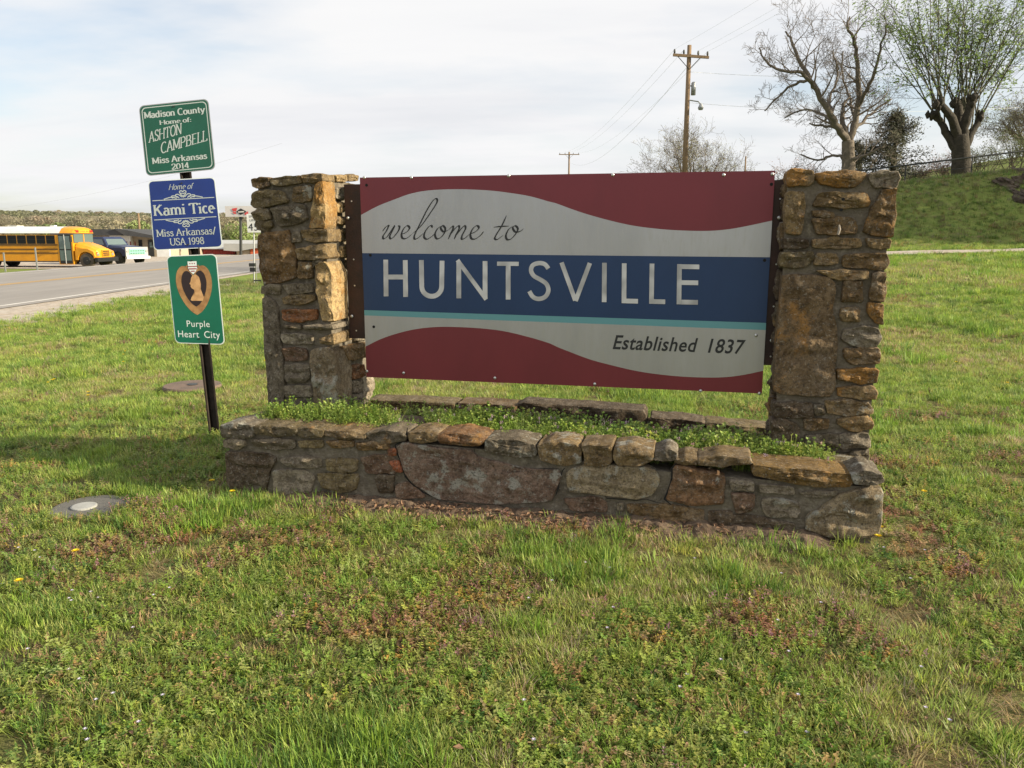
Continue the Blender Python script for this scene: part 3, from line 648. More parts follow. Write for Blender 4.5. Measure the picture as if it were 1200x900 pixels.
for st in script:
    P = catmull(st); LAY[0] += 1; Wd = []
    for i in range(len(P)):
        d = P[min(i+1, len(P)-1)]-P[max(i-1, 0)]; a = math.atan2(-d[1], d[0]); e = min(1, .25+i/6, .25+(len(P)-1-i)/6)
        Wd.append((2.6+8.6*abs(math.sin(a-math.radians(35)))**1.3)*e)
    ribbon(mb, P, Wd, .0012+.00015*LAY[0])
mb.build('welcome_to_lettering', M['black'], sign)
mb = MB(); LAY[0] = 0
def huge(J, strokes, w):
    global MAPF
    MAPF = lambda p, off: sp(*jp(J, p[0], p[1]), off)
    for st in strokes: LAY[0] += 1; ribbon(mb, st, [w]*len(st), .0012+.00012*LAY[0])
huge(J1, [[(223,490),(225,674)], [(321,492),(323,677)], [(236,577),(311,577)]], 24)
huge(J1, [[(402,492),(404,630)]+arc(456,630,52,44,180,0,18)[1:-1][::1] if False else [(402,492)]+[(454-50*math.cos(math.radians(t)), 624+50*math.sin(math.radians(t))) for t in range(0, 181, 12)]+[(506,495)]], 24)
huge(J1, [[(590,500),(590,684)], [(722,497),(722,680)]], 24); huge(J1, [[(583,492),(728,690)]], 21)
huge(J1, [[(782,510),(891,511)]], 21); huge(J1, [[(838,521),(838,690)]], 24)
huge(J1, [catmull([(1040,535),(1022,513),(993,507),(962,518),(953,545),(968,572),(1000,590),(1030,612),(1040,645),(1024,676),(990,687),(962,676),(944,648)], 5)], 22)
huge(J2, [[(25,365),(75,503)], [(128,367),(76,505)]], 16)
huge(J2, [[(181,366),(180,509)], [(253,368),(252,513)], [(260,505),(303,506)], [(354,369),(352,515)], [(360,507),(402,508)], [(454,371),(452,517)], [(461,380),(526,381)], [(461,438),(522,439)], [(461,509),(521,510)]], 17)
mb.build('huntsville_lettering', M['chrome'], sign)
def text_verts(body, bold=0):
    cu = bpy.data.curves.new('t', 'FONT'); cu.body = body; cu.size = 1; cu.resolution_u = 3; cu.space_character = 1.06; cu.offset = bold
    o = bpy.data.objects.new('t', cu); COL.objects.link(o); bpy.context.view_layer.update()
    me = bpy.data.meshes.new_from_object(o); v = [tuple(x.co)[:2] for x in me.vertices]; f = [tuple(p.vertices) for p in me.polygons]
    bpy.data.objects.remove(o); bpy.data.meshes.remove(me)
    X = [a for a, _ in v]; x0, x1 = min(X), max(X)
    return [((a-x0)/(x1-x0), b/.70) for a, b in v], f      # x 0..1, baseline 0, cap height about 1
def put_text(body, name, m, parent, fn, bold=0):
    v, f = text_verts(body, bold); mb = MB(); mb.add([fn(a, b) for a, b in v], f); return mb.build(name, m, parent)
put_text('Established', 'established_lettering', M['black'], sign, lambda a, b: sp(*jp(J2, 211+298*a+13*b, 679+11*a-50*b), .0015), .016)
put_text('1837', 'year_lettering', M['black'], sign, lambda a, b: sp(*jp(J2, 557+126*a+13*b, 692+5*a-50*b), .0015), .016)
for (x, y) in ((427,208),(482,208),(596,206),(718,205),(848,205),(905,204),(430,435),(473,437),(580,443),(697,450),(821,458),(890,461),(886,393)):
    p = sp(x, y, 0); b = MB()
    b.tube([p, p+nSg*.004, p+nSg*.007], [.010, .009, .004], 10); b.build('bolt', M['bolt'], sign, smooth=True)
for (x, y) in ((429.5,217),(434,299),(438,383),(904,216),(896,305)):
    p = sp(x, y, .0006); b = MB(); b.tube([p, p+nSg*.001], .009, 10); b.build('bolt_hole', M['hole'], sign)
# brown steel angles that carry the sign, with threaded rods into the pillars
for (sa, sb, z0_, z1_) in ((s0-.105, s0+.03, .86, 1.80), (s1-.03, s1+.055, .78, 1.79)):
    side = -1 if sa < 1 else 1
    b = MB(); b.prism([sg(sa, z0_, -.009), sg(sb, z0_, -.009), sg(sb, z1_, -.009), sg(sa, z1_, -.009)], V*.008)
    edge = sa if side < 0 else sb
    b.prism([sg(edge, z0_, -.018), sg(edge, z1_, -.018), sg(edge+.008*side, z1_, -.018), sg(edge+.008*side, z0_, -.018)], V*.075)
    br = recalc(b.build('bracket', M['steel'], sign))
    for z in ((z0_+.14), (z1_-.20)):
        c = sg(edge-.02*side, z, -.003); b = MB(); b.tube([c, c+nSg*.006, c+nSg*.011], [.010, .010, .005], 8); b.tube([sg(edge-.02*side, z, -.05), sg(edge+.06*side, z, -.05)], .006, 6)
        b.build('anchor_bolt', M['bolt'], br)
    for z in (z0_+.05, z0_+.33, z1_-.1, z1_-.45):
        c = sg(edge-.045*side if side < 0 else edge-.02, z, -.006); b = MB(); b.tube([c, c+nSg*.002], .005, 6); b.build('rivet', M['bolt'], br)

# ---------------------------------------------------------------- sign post with three plates
GLY = {}
def gl(ch, adv, strokes, serif=None): GLY[ch] = (adv, strokes, serif or [])
X_ = .66
gl('M', 1.0, [[(.1,0),(.1,1)], [(.1,1),(.48,.12)], [(.48,.12),(.86,1)], [(.86,1),(.86,0)]], [(.1,0),(.86,0),(.06,1),(.9,1)])
gl('A', .86, [[(.06,0),(.40,1)], [(.40,1),(.76,0)], [(.2,.36),(.62,.36)]], [(.06,0),(.76,0)])
gl('C', .84, [arc(.46,.5,.38,.5,50,310,20)], [])
gl('H', .92, [[(.12,0),(.12,1)], [(.78,0),(.78,1)], [(.12,.52),(.78,.52)]], [(.12,0),(.12,1),(.78,0),(.78,1)])
gl('T', .82, [[(.04,.97),(.78,.97)], [(.41,0),(.41,1)], [(.05,.98),(.05,.8)], [(.77,.98),(.77,.8)]], [(.41,0)])
gl('S', .70, [catmull([(.60,.80),(.50,.95),(.34,.99),(.16,.92),(.11,.76),(.2,.6),(.42,.48),(.58,.36),(.60,.2),(.48,.04),(.3,.01),(.14,.08),(.08,.24)], 4)], [])
gl('O', .90, [arc(.45,.5,.37,.5,0,360,24)], [])
gl('N', .92, [[(.12,0),(.12,1)], [(.12,1),(.78,0)], [(.78,0),(.78,1)]], [(.12,0),(.08,1),(.78,1)])
gl('P', .78, [[(.12,0),(.12,1)], [(.12,.98),(.42,.98)]+arc(.42,.73,.25,.25,90,-90,10)+[(.12,.48)]], [(.12,0),(.1,1)])
gl('B', .82, [[(.12,0),(.12,1)], [(.12,.98),(.4,.98)]+arc(.4,.76,.22,.22,90,-90,10)+[(.12,.54)], [(.12,.54),(.44,.54)]+arc(.44,.28,.26,.26,90,-90,10)+[(.12,.02)]], [(.1,0),(.1,1)])
gl('E', .76, [[(.12,0),(.12,1)], [(.12,.97),(.64,.97)], [(.12,.52),(.5,.52)], [(.12,.03),(.66,.03)]], [(.1,0),(.1,1)])
gl('L', .72, [[(.12,0),(.12,1)], [(.12,.03),(.64,.03)], [(.63,.02),(.63,.2)]], [(.12,1),(.1,0)])
gl('K', .88, [[(.12,0),(.12,1)], [(.12,.42),(.66,1)], [(.34,.62),(.72,0)]], [(.12,0),(.12,1),(.66,1),(.74,0)])
gl('U', .90, [[(.12,1),(.12,.36)]+arc(.45,.36,.33,.35,180,360,14)+[(.78,1)]], [(.12,1),(.78,1)])
gl('a', .64, [[(.48,0),(.48,.45)]+arc(.29,.46,.19,.2,0,150,8), arc(.27,.2,.19,.2,60,330,12)], [(.52,0)])
gl('d', .70, [arc(.30,.33,.23,.33,20,340,16), [(.54,0),(.54,1)]], [(.5,1),(.57,0)])
gl('i', .36, [[(.18,0),(.18,.64)], [(.18,.84),(.18,.97)]], [(.18,0),(.14,.64)])
gl('s', .52, [catmull([(.42,.52),(.32,.65),(.18,.64),(.1,.52),(.2,.39),(.36,.31),(.43,.18),(.34,.03),(.18,.01),(.08,.13)], 3)], [])
gl('o', .64, [arc(.32,.33,.25,.33,0,360,20)], [])
gl('n', .74, [[(.14,0),(.14,.64)], [(.14,.42)]+arc(.34,.42,.22,.23,160,0,8)+[(.56,0)]], [(.14,0),(.1,.64),(.56,0)])
gl('m', 1.06, [[(.14,0),(.14,.64)], [(.14,.42)]+arc(.32,.42,.20,.23,160,0,8)+[(.52,0)], [(.52,.42)]+arc(.71,.42,.20,.23,160,0,8)+[(.91,0)]], [(.14,0),(.1,.64),(.52,0),(.91,0)])
gl('u', .74, [[(.14,.64),(.14,.22)]+arc(.34,.22,.2,.21,180,330,8), [(.56,.64),(.56,0)]], [(.1,.64),(.52,.64),(.6,0)])
gl('t', .44, [[(.2,.88),(.2,.16),(.26,.03),(.4,.04)], [(.04,.62),(.38,.62)]], [])
gl('y', .68, [[(.08,.64),(.34,.02)], [(.62,.64),(.28,-.2),(.12,-.28)]], [(.08,.64),(.62,.64)])
gl('e', .60, [[(.1,.36),(.5,.36)]+arc(.31,.34,.21,.32,5,300,16)], [])
gl('f', .42, [[(.18,0),(.18,.82)]+arc(.3,.82,.12,.15,180,30,6), [(.03,.62),(.36,.62)]], [(.18,0)])
gl('r', .52, [[(.14,0),(.14,.64)], [(.14,.4),(.22,.56),(.34,.64),(.46,.58)]], [(.14,0),(.1,.64)])
gl('k', .72, [[(.14,0),(.14,1)], [(.14,.26),(.52,.64)], [(.28,.4),(.58,0)]], [(.14,0),(.1,1),(.54,.64),(.6,0)])
gl('c', .56, [arc(.31,.33,.22,.33,50,310,14)], [])
gl(':', .3, [[(.15,.02),(.15,.16)], [(.15,.46),(.15,.6)]], [])
gl('/', .5, [[(.06,-.08),(.42,1.02)]], []); gl(' ', .36, [])
gl('0', .66, [arc(.33,.48,.25,.48,0,360,20)], []); gl('O2', .9, [], [])
gl('1', .50, [[(.27,0),(.27,1)], [(.27,.98),(.12,.82)]], [(.27,0)])
gl('2', .66, [catmull([(.1,.74),(.16,.92),(.33,.98),(.52,.9),(.55,.7),(.42,.45),(.2,.2),(.08,.03)], 4)+[(.58,.03)], [(.58,.02),(.58,.18)]], [])
gl('4', .68, [[(.44,0),(.44,1)], [(.44,1),(.05,.28)], [(.05,.28),(.62,.28)]], [(.44,0)])
gl('9', .66, [arc(.33,.66,.23,.3,0,360,16), [(.56,.66),(.52,.25),(.36,.02),(.14,.08)]], [])
gl('8', .66, [arc(.33,.74,.2,.23,0,360,14), arc(.33,.26,.25,.26,0,360,16)], [])
class Plate:
    def __init__(s, quad, Y, nrm=None):
        """quad in px: TL TR BR BL; laid on a plane facing the road"""
        s.n = (nrm or Vector((.12, -1, .0))).normalized(); P = atY(*quad[0], Y)
        s.c = [onplane(x, y, P, s.n) for x, y in quad]; s.P = P
        s.w = (s.c[1]-s.c[0]).length; s.h = (s.c[3]-s.c[0]).length
    def at(s, u, v, off=0): return (s.c[3].lerp(s.c[2], u)).lerp(s.c[0].lerp(s.c[1], u), v)+s.n*off
    def rrect(s, inset, r, off, k=6):
        w, h = s.w, s.h; pts = []
        for cx, cy, a in ((w-inset-r, h-inset-r, 0), (inset+r, h-inset-r, 90), (inset+r, inset+r, 180), (w-inset-r, inset+r, 270)):
            for i in range(k+1): t = math.radians(a+90*i/k); pts.append(s.at((cx+r*math.cos(t))/w, (cy+r*math.sin(t))/h, off))
        return pts
    def line(s, text, u0, u1, v, hgt_, parent, m, thick=.2, thin=.09, serif=True, shear=0, slope=0, name='lettering', off=.002):
        global MAPF
        asp = s.w/s.h; adv = sum(GLY[c][0] for c in text); kx = (u1-u0)*s.w/adv; ky = hgt_*s.h
        MAPF = lambda p, o: s.at((u0*s.w+p[0]*kx+p[1]*ky*shear)/s.w, (v*s.h+p[1]*ky+p[0]*kx*slope)/s.h, o)
        mb = MB(); x = 0; lay = 0
        for c in text:
            ad, sts, sf = GLY[c]
            for st in sts:
                P = [(x+a, b) for a, b in st]; Wd = []
                for i in range(len(P)):
                    a, e = P[max(i-1, 0)], P[min(i+1, len(P)-1)]; dx, dy = (e[0]-a[0])*kx, (e[1]-a[1])*ky; l = math.hypot(dx, dy) or 1
                    Wd.append(thin+(thick-thin)*abs(dy)/l)
                lay += 1; ribbon(mb, P, Wd, off+.00012*(lay % 9))
            if serif:
                for a, b in sf: lay += 1; yy = b+(.03 if b < .5 else -.03); ribbon(mb, [(x+a-.14, yy), (x+a+.14, yy)], [.075]*2, off+.00012*(lay % 9))
            x += ad
        return mb.build(name, m, parent)
    def plate(s, parent, name, m, edge, inset=.006, r=.03, border=True):
        b = MB(); b.prism(s.rrect(0, r, 0), -s.n*.003); pl = recalc(b.build(name, edge, parent))
        b = MB(); b.add(s.rrect(inset, r-inset*.5, .0012), [tuple(range(28))]); b.build('face', m, pl); return pl
PY = 5.92
base = atY(251, 517, PY); top = atY(207, 122, PY+.03)
sp1 = empty('sign_post', base, 'leaning dark post carrying two green signs and a blue one', 'sign post')
dirp = (top-base).normalized()
b = MB(); side = dirp.cross(Vector((0, 1, 0))).normalized(); bk = side.cross(dirp).normalized()
if bk.y < 0: bk = -bk
def postpt(t, a, c): return base+dirp*t+side*a+bk*c
LT = (top-base).length
prof = [(-.042,0),(-.030,0),(-.022,.038),(.022,.038),(.030,0),(.042,0),(.042,.006),(.034,.006),(.026,.046),(-.026,.046),(-.034,.006),(-.042,.006)]
b.add([postpt(-.3, a, c+.02) for a, c in prof]+[postpt(LT, a, c+.02) for a, c in prof], [tuple(range(12)), tuple(range(23, 11, -1))]+[(i, 12+i, 12+(i+1) % 12, (i+1) % 12) for i in range(12)])
recalc(b.build('post', M['post'], sp1))
def pborder(pl, parent, inset, wd, m, r=.03):
    global MAPF
    q = pl.rrect(inset, r, 0); MAPF = lambda p, o: Vector(p[2:]) if False else None
    n = len(q); c = sum(q, Vector())/n; b = MB(); q2 = pl.rrect(inset+wd, r-wd*.6, .0016); q1 = pl.rrect(inset, r, .0016)
    b.add(q1+q2, [(i, (i+1) % n, n+(i+1) % n, n+i) for i in range(n)]); b.build('border', m, parent)
g1 = Plate([(162.5,124),(244,115.5),(252.5,198.5),(171.5,206.5)], PY); p1 = g1.plate(sp1, 'green_plate', M['s_green'], M['s_back'], r=.035)
pborder(g1, p1, .016, .006, M['s_silver'])
SS = M['s_silver']
g1.line('Madison County', .065, .935, .815, .088, p1, SS, .22, .10); g1.line('Home of:', .27, .73, .705, .06, p1, SS, .2, .1)
g1.line('ASHTON', .09, .57, .47, .15, p1, SS, .15, .06, shear=.12, slope=.17); g1.line('CAMPBELL', .24, .93, .30, .15, p1, SS, .15, .06, shear=.12, slope=.17)
g1.line('Miss Arkansas', .11, .90, .165, .085, p1, SS, .21, .10); g1.line('2014', .37, .63, .058, .080, p1, SS, .19, .10)
g2 = Plate([(173.5,212),(251.5,207.5),(261,289.5),(180.5,293.5)], PY); p2 = g2.plate(sp1, 'blue_plate', M['s_blue'], M['s_white'], r=.03)
g2.line('Home of', .29, .65, .855, .08, p2, SS, .12, .06, serif=False, shear=.35)
g2.line('Kami', .045, .514, .50, .15, p2, SS, .19, .09); g2.line('Tice', .572, .945, .50, .15, p2, SS, .19, .09); g2.line('Miss Arkansas/', .06, .93, .195, .10, p2, SS, .14, .07); g2.line('USA 1998', .24, .74, .06, .10, p2, SS, .14, .07)
def flourish(pl, parent, vy, up):
    global MAPF
    mb = MB(); k = 1 if up else -1; lay = 0
    MAPF = lambda p, o: pl.at(p[0], vy+p[1]*k, o)
    ribbon(mb, [(.04, 0), (.96, 0)], [.011]*2, .002)
    for sx in (-1, 1):
        for st in ([(0,.025),(.05,.10),(.02,.12),(0,.10)], [(.02,.03),(.07,.07),(.11,.065),(.10,.035),(.075,.04)], [(.06,.02),(.12,.05),(.17,.05),(.165,.025),(.14,.028)], [(.10,.015),(.18,.035),(.29,.012)], [(.0,.045),(.03,.06),(.03,.085),(0,.075)]):
            lay += 1; P = catmull([(.5+sx*a, b_) for a, b_ in st], 5); ribbon(mb, P, [.013]*len(P), .002+.00012*lay)
    mb.build('scrollwork', SS, parent)
flourish(g2, p2, .715, True); flourish(g2, p2, .44, False)
g3 = Plate([(195,300),(253.5,297.5),(263.5,404),(205.5,402)], PY); p3 = g3.plate(sp1, 'heart_plate', M['s_green2'], M['s_white'], r=.035)
def heart(pl, cx, cy, w, h, off, n=40):
    pts = []
    for i in range(n):
        t = 2*PI*i/n; x = 16*math.sin(t)**3/16; y = (13*math.cos(t)-5*math.cos(2*t)-2*math.cos(3*t)-math.cos(4*t))
        pts.append(pl.at(cx+x*w/2, cy+(y/17)*h/2, off))
    return pts
def fan(parent, name, pts, c, m):
    b = MB(); b.add(pts+[c], [(i, (i+1) % len(pts), len(pts)) for i in range(len(pts))]); return b.build(name, m, parent)
def heart2(cx, cy, w, h, off):   # a medal heart: broad shoulders, long point
    half = catmull([(0,.80),(.14,.96),(.30,1.0),(.44,.90),(.50,.70),(.46,.48),(.33,.25),(.16,.08),(0,0)], 4)
    P = [(x, y) for x, y in half]+[(-x, y) for x, y in half[::-1][1:-1]]
    return [g3.at(cx+x*w, cy+(y-.5)*h, off) for x, y in P]
fan(p3, 'gold_heart', heart2(.50, .605, .72, .55, .0020), g3.at(.50, .62, .0020), M['gold'])
fan(p3, 'dark_heart', heart2(.50, .625, .50, .40, .0026), g3.at(.50, .64, .0026), M['heartdark'])
bust = [(.40,.50),(.42,.49),(.64,.49),(.67,.53),(.64,.585),(.62,.62),(.635,.68),(.61,.755),(.55,.785),(.48,.775),(.445,.74),(.435,.71),(.405,.68),(.43,.672),(.425,.65),(.445,.63),(.49,.615),(.49,.57),(.42,.53)]
fan(p3, 'profile_bust', [g3.at(u, v, .0032) for u, v in bust], g3.at(.53, .62, .0032), M['cameo'])
sh = [(.41,.93),(.59,.93),(.59,.85),(.56,.82),(.50,.785),(.44,.82),(.41,.85)]
fan(p3, 'crest', [g3.at(u, v, .0034) for u, v in sh], g3.at(.5, .87, .0034), M['s_white'])
b = MB()
for v0, v1, u0, u1 in ((.868,.878,.41,.59),(.84,.853,.42,.58),(.815,.826,.46,.54)):
    b.add([g3.at(u0, v0, .0040), g3.at(u1, v0, .0040), g3.at(u1, v1, .0040), g3.at(u0, v1, .0040)], [(0,1,2,3)])
for u in (.455, .5, .545):   # small dark stars row
    b.add([g3.at(u+.014*math.cos(a), .905+.009*math.sin(a), .0040) for a in (0, 1.57, 3.14, 4.71)], [(0,1,2,3)])
b.build('crest_stripes', mat('crest_red', (.25, .03, .04), .5), p3)
b = MB()
for sx in (-1, 1):
    for k in range(4):
        u = .5+sx*(.115+.02*k); v = .875-.012*k; b.add([g3.at(u+.018*math.cos(a)*(1), v+.016*math.sin(a), .0028+.0001*k) for a in np.linspace(0, 5.5, 7)], [tuple(range(7))])
b.build('crest_leaves', M['gold'], p3)
put_text('Purple', 'lettering', M['s_white'], p3, lambda a, b: g3.at(.27+.46*a, .195+.072*b, .002))
put_text('Heart', 'lettering', M['s_white'], p3, lambda a, b: g3.at(.075+.42*a, .072+.078*b, .002))
put_text('City', 'lettering', M['s_white'], p3, lambda a, b: g3.at(.60+.32*a, .072+.078*b, .002))
for pl, par in ((g1, p1), (g2, p2), (g3, p3)):
    for v in (.94, .06):
        p = pl.at(.5, v, .001); b = MB(); b.tube([p, p+pl.n*.006], .006, 8); b.build('bolt', M['dkmetal'], par)

# ---------------------------------------------------------------- lids in the lawn
def ground_at(px, py, it=14):
    r = ray(px, py); t = 1.5/abs(r.z)
    for _ in range(60):
        p = CAMP+r*t; dz = p.z-hgt(p.x, p.y)
        if abs(dz) < .0005: break
        t += dz/max(abs(r.z), .02)*.6
    return CAMP+r*t
lid = ground_at(106, 595); e = empty('cleanout_lid', lid, 'grey concrete disc with a white cap set flush in the near lawn', 'cleanout lid')
b = MB(); b.tube([lid+Vector((0,0,-.05)), lid+Vector((0,0,.004)), lid+Vector((0,0,.008))], [.205,.205,.198], 32); b.build('concrete_collar', M['concrete'], e)
c = lid+Vector((-.03,-.01,.006)); b = MB(); b.tube([c, c+Vector((0,0,.009)), c+Vector((0,0,.012))], [.068,.068,.060], 24); b.build('cap', mat('dull_white_plastic', (.36, .36, .34), .7, var=(.27, .27, .25), vscale=14, coords='World'), e, smooth=False)
lid2 = ground_at(226, 457); e = empty('round_lid', lid2, 'large brown round lid lying in the lawn behind the leaning signpost', 'lid')
b = MB(); b.tube([lid2+Vector((0,0,-.05)), lid2+Vector((0,0,.04)), lid2+Vector((0,0,.055))], [.28,.28,.27], 36); b.build('disc', M['rustdisc'], e)
b = MB(); b.tube([lid2+Vector((0,0,.0552)), lid2+Vector((0,0,.062))], [.05,.05], 12); b.build('knob', M['dkmetal'], e)
#--INSERT2--
# ---------------------------------------------------------------- utility poles, wires
def pole(label, px, y_top, Y, r, arm=None, arm_y=None, extras=False, group='utility poles'):
    t = atY(px, y_top, Y); bx = t.x; gz = hgt(bx, Y) if Y < 300 else t.z-10
    e = empty('utility_pole', (bx, Y, gz), label, 'utility pole', group)
    b = MB(); b.tube([(bx, Y, gz-.3), (bx, Y, (gz+t.z)/2), (bx, Y, t.z)], [r*1.15, r, r*.8], 10); b.build('pole', M['pole'], e, smooth=True)
    ends = []
    if arm:
        a0 = atY(arm[0], arm_y[0], Y-r-.08); a1 = atY(arm[1], arm_y[1], Y-r-.08); d = (a1-a0); mb = MB()
        mb.prism([a0+Vector((0, 0, -.06)), a1+Vector((0, 0, -.06)), a1+Vector((0, 0, .06)), a0+Vector((0, 0, .06))], (0, .10, 0)); recalc(mb.build('crossarm', M['pole'], e))
        for k in (.04, .30, .70, .96):
            q = a0+d*k+Vector((0, .05, .06)); b = MB(); b.tube([q, q+Vector((0, 0, .05)), q+Vector((0, 0, .10)), q+Vector((0, 0, .20))], [.02, .05, .05, .035], 8); b.build('insulator', M['dkmetal'], e); ends.append(q+Vector((0, 0, .2)))
        b = MB()
        for sx in (-.6, .6): b.tube([(bx+sx, Y-r-.03, a0.z-.03), (bx, Y-r-.02, a0.z-.65)], .022, 4)
        b.build('arm_brace', M['dkmetal'], e)
    if extras:
        z = t.z-1.95; b = MB(); b.tube([(bx+.27, Y, z-.3), (bx+.27, Y, z+.25), (bx+.27, Y, z+.3)], [.11, .11, .06], 12); b.tube([(bx, Y, z+.12), (bx+.27, Y, z+.12)], .03, 5); b.build('transformer', M['galv'], e, smooth=True)
        b = MB(); b.tube([(bx+.1, Y-.1, z-.55), (bx+.5, Y-.15, z-.62), (bx+.62, Y-.15, z-.75)], .03, 6); b.tube([(bx+.62, Y-.15, z-.7), (bx+.62, Y-.15, z-.9), (bx+.62, Y-.15, z-1.0)], [.05, .14, .1], 10); b.build('lamp', M['galv'], e)
    return ends, t
pe, pt1 = pole('tall tan wooden utility pole with a crossarm and lamp, behind the sign', 808, 53, 40, .125, (789, 831), (64, 67), True)
pe2, pt2 = pole('small distant utility pole just above the middle of the welcome sign', 667, 178, 128, .15, (655, 679), (181, 181))
pe3, _ = pole('thin bare pole standing right of the round bare tree', 874, 183, 92, .10)
pe4, pt4 = pole('brown pole behind the dark roofed roadside store', 162, 250, 112, .16)
def wire(a, c, sag, label, r=.008, n=16):
    a, c = Vector(a), Vector(c); P = [a.lerp(c, i/n)-Vector((0, 0, sag*4*(i/n)*(1-i/n))) for i in range(n+1)]
    b = MB(); b.tube(P, r, 4, cap=False); return tag(b.build('power_wire', M['wire']), label, 'wire', 'power wires')
nm = ['outer left', 'inner left', 'inner right', 'outer right']
for k in range(4):
    if k in (0, 1, 3): wire(pe[k], pe2[k], 1.2, 'sagging wire from the tall pole to the small far one, %s insulator' % nm[k], .005)
    if k in (0, 2, 3): wire(pe[k], (16+k*.5, 7.0, 13.2), .6, 'wire rising to the upper right from the tall pole, %s insulator' % nm[k], .0032)
wire(pt1+Vector((.1, 0, -1.2)), (28, 46, 10.6), .4, 'thin nearly level wire running right from the tall pole, upper of two', .008)
wire(pt1+Vector((.1, 0, -2.6)), (28, 46, 8.4), .3, 'thin nearly level wire running right from the tall pole, lower of two', .008)
wire(pt1+Vector((-.1, 0, -1.0)), pt2+Vector((0, 0, -1.5)), 2.0, 'lowest thin wire from the tall pole to the small far one', .008)
wire(atY(-60, 252, 112), atY(330, 168, 100), 1.2, 'thin faint wire crossing the sky behind the leaning green signs', .009)

# ---------------------------------------------------------------- trees
def rv(s=1): return Vector((random.uniform(-1, 1), random.uniform(-1, 1), random.uniform(-1, 1)))*s
def branch(mb, p, d, ln, r, lev, maxlev, tips, kids=(3, 5), wander=.22, up=.12, spread=.75, shrink=.62, sides=(7, 5, 4, 3, 3, 3)):
    n = 5 if lev < maxlev else 3; P = [p.copy()]; q = p.copy(); d = d.normalized()
    for i in range(n):
        d = (d+rv(wander*(1 if lev < 2 else .6))+Vector((0, 0, up))).normalized(); q = q+d*(ln/n); P.append(q.copy())
    R = [max(r*(1-.72*i/n), .0065) for i in range(n+1)]
    mb.tube(P, R, sides[min(lev, 5)], cap=False)
    if lev >= maxlev: tips.append((P[-1], d)); tips.append((P[1], d)); return
    k = random.randint(*kids)
    for j in range(k):
        t = .25+.75*(j+random.random()*.8)/k; t = min(t, .98); i = min(int(t*n), n-1); o = P[i].lerp(P[i+1], t*n-i)
        ax = (P[i+1]-P[i]).normalized(); side = rv(); side = (side-ax*side.dot(ax)).normalized()
        branch(mb, o, ax*(1-spread*.5)+side*spread, ln*shrink*random.uniform(.7, 1.15), R[i]*random.uniform(.45, .62), lev+1, maxlev, tips, kids, wander, up, spread, shrink, sides)
def limb_on(mb, tips, pts, r0, r1, maxlev, nk, ln, kids=(3, 4), up=.05, spread=.8, twl=1, sides=8):
    """a traced limb with side branches along it"""
    P = [Vector(q) for q in catmull([tuple(p) for p in pts], 4)]; n = len(P)
    P = [p+rv(.05)*(0 if i in (0, n-1) else 1) for i, p in enumerate(P)]
    R = [r0+(r1-r0)*i/(n-1) for i in range(n)]; mb.tube(P, R, sides, cap=True)
    for j in range(nk):
        t = .2+.8*(j+random.random()*.7)/nk; i = min(int(t*(n-1)), n-2)
        ax = (P[i+1]-P[i]).normalized(); s = rv(); s = (s-ax*s.dot(ax)).normalized()
        branch(twl if isinstance(twl, MB) else mb, P[i], ax*.5+s*spread, ln*.8*random.uniform(.6, 1.2)*(1-.35*t), max(R[i]*.42, .012), 1, maxlev, tips, kids, .24, up, .8, .66)
    return P
def leaves(mb, tips, per, size, spreadr, flat=.5):
    for p, d in tips:
        for _ in range(per):
            c = p+rv(spreadr); a = rv().normalized()*size*random.uniform(.6, 1.3); b_ = a.orthogonal().normalized()*size*random.uniform(.35, .6)
            mb.add([c-a*.5, c+b_*.5, c+a*.5, c-b_*.5], [(0, 1, 2, 3)])
def tree_empty(name, loc, label, grp=None, cat='tree'): return empty(name, loc, label, cat, grp)
Q = (720, 0, 2.5)
def qp(x, y, Y): return atY(Q[0]+x/Q[2], Q[1]+y/Q[2], Y)
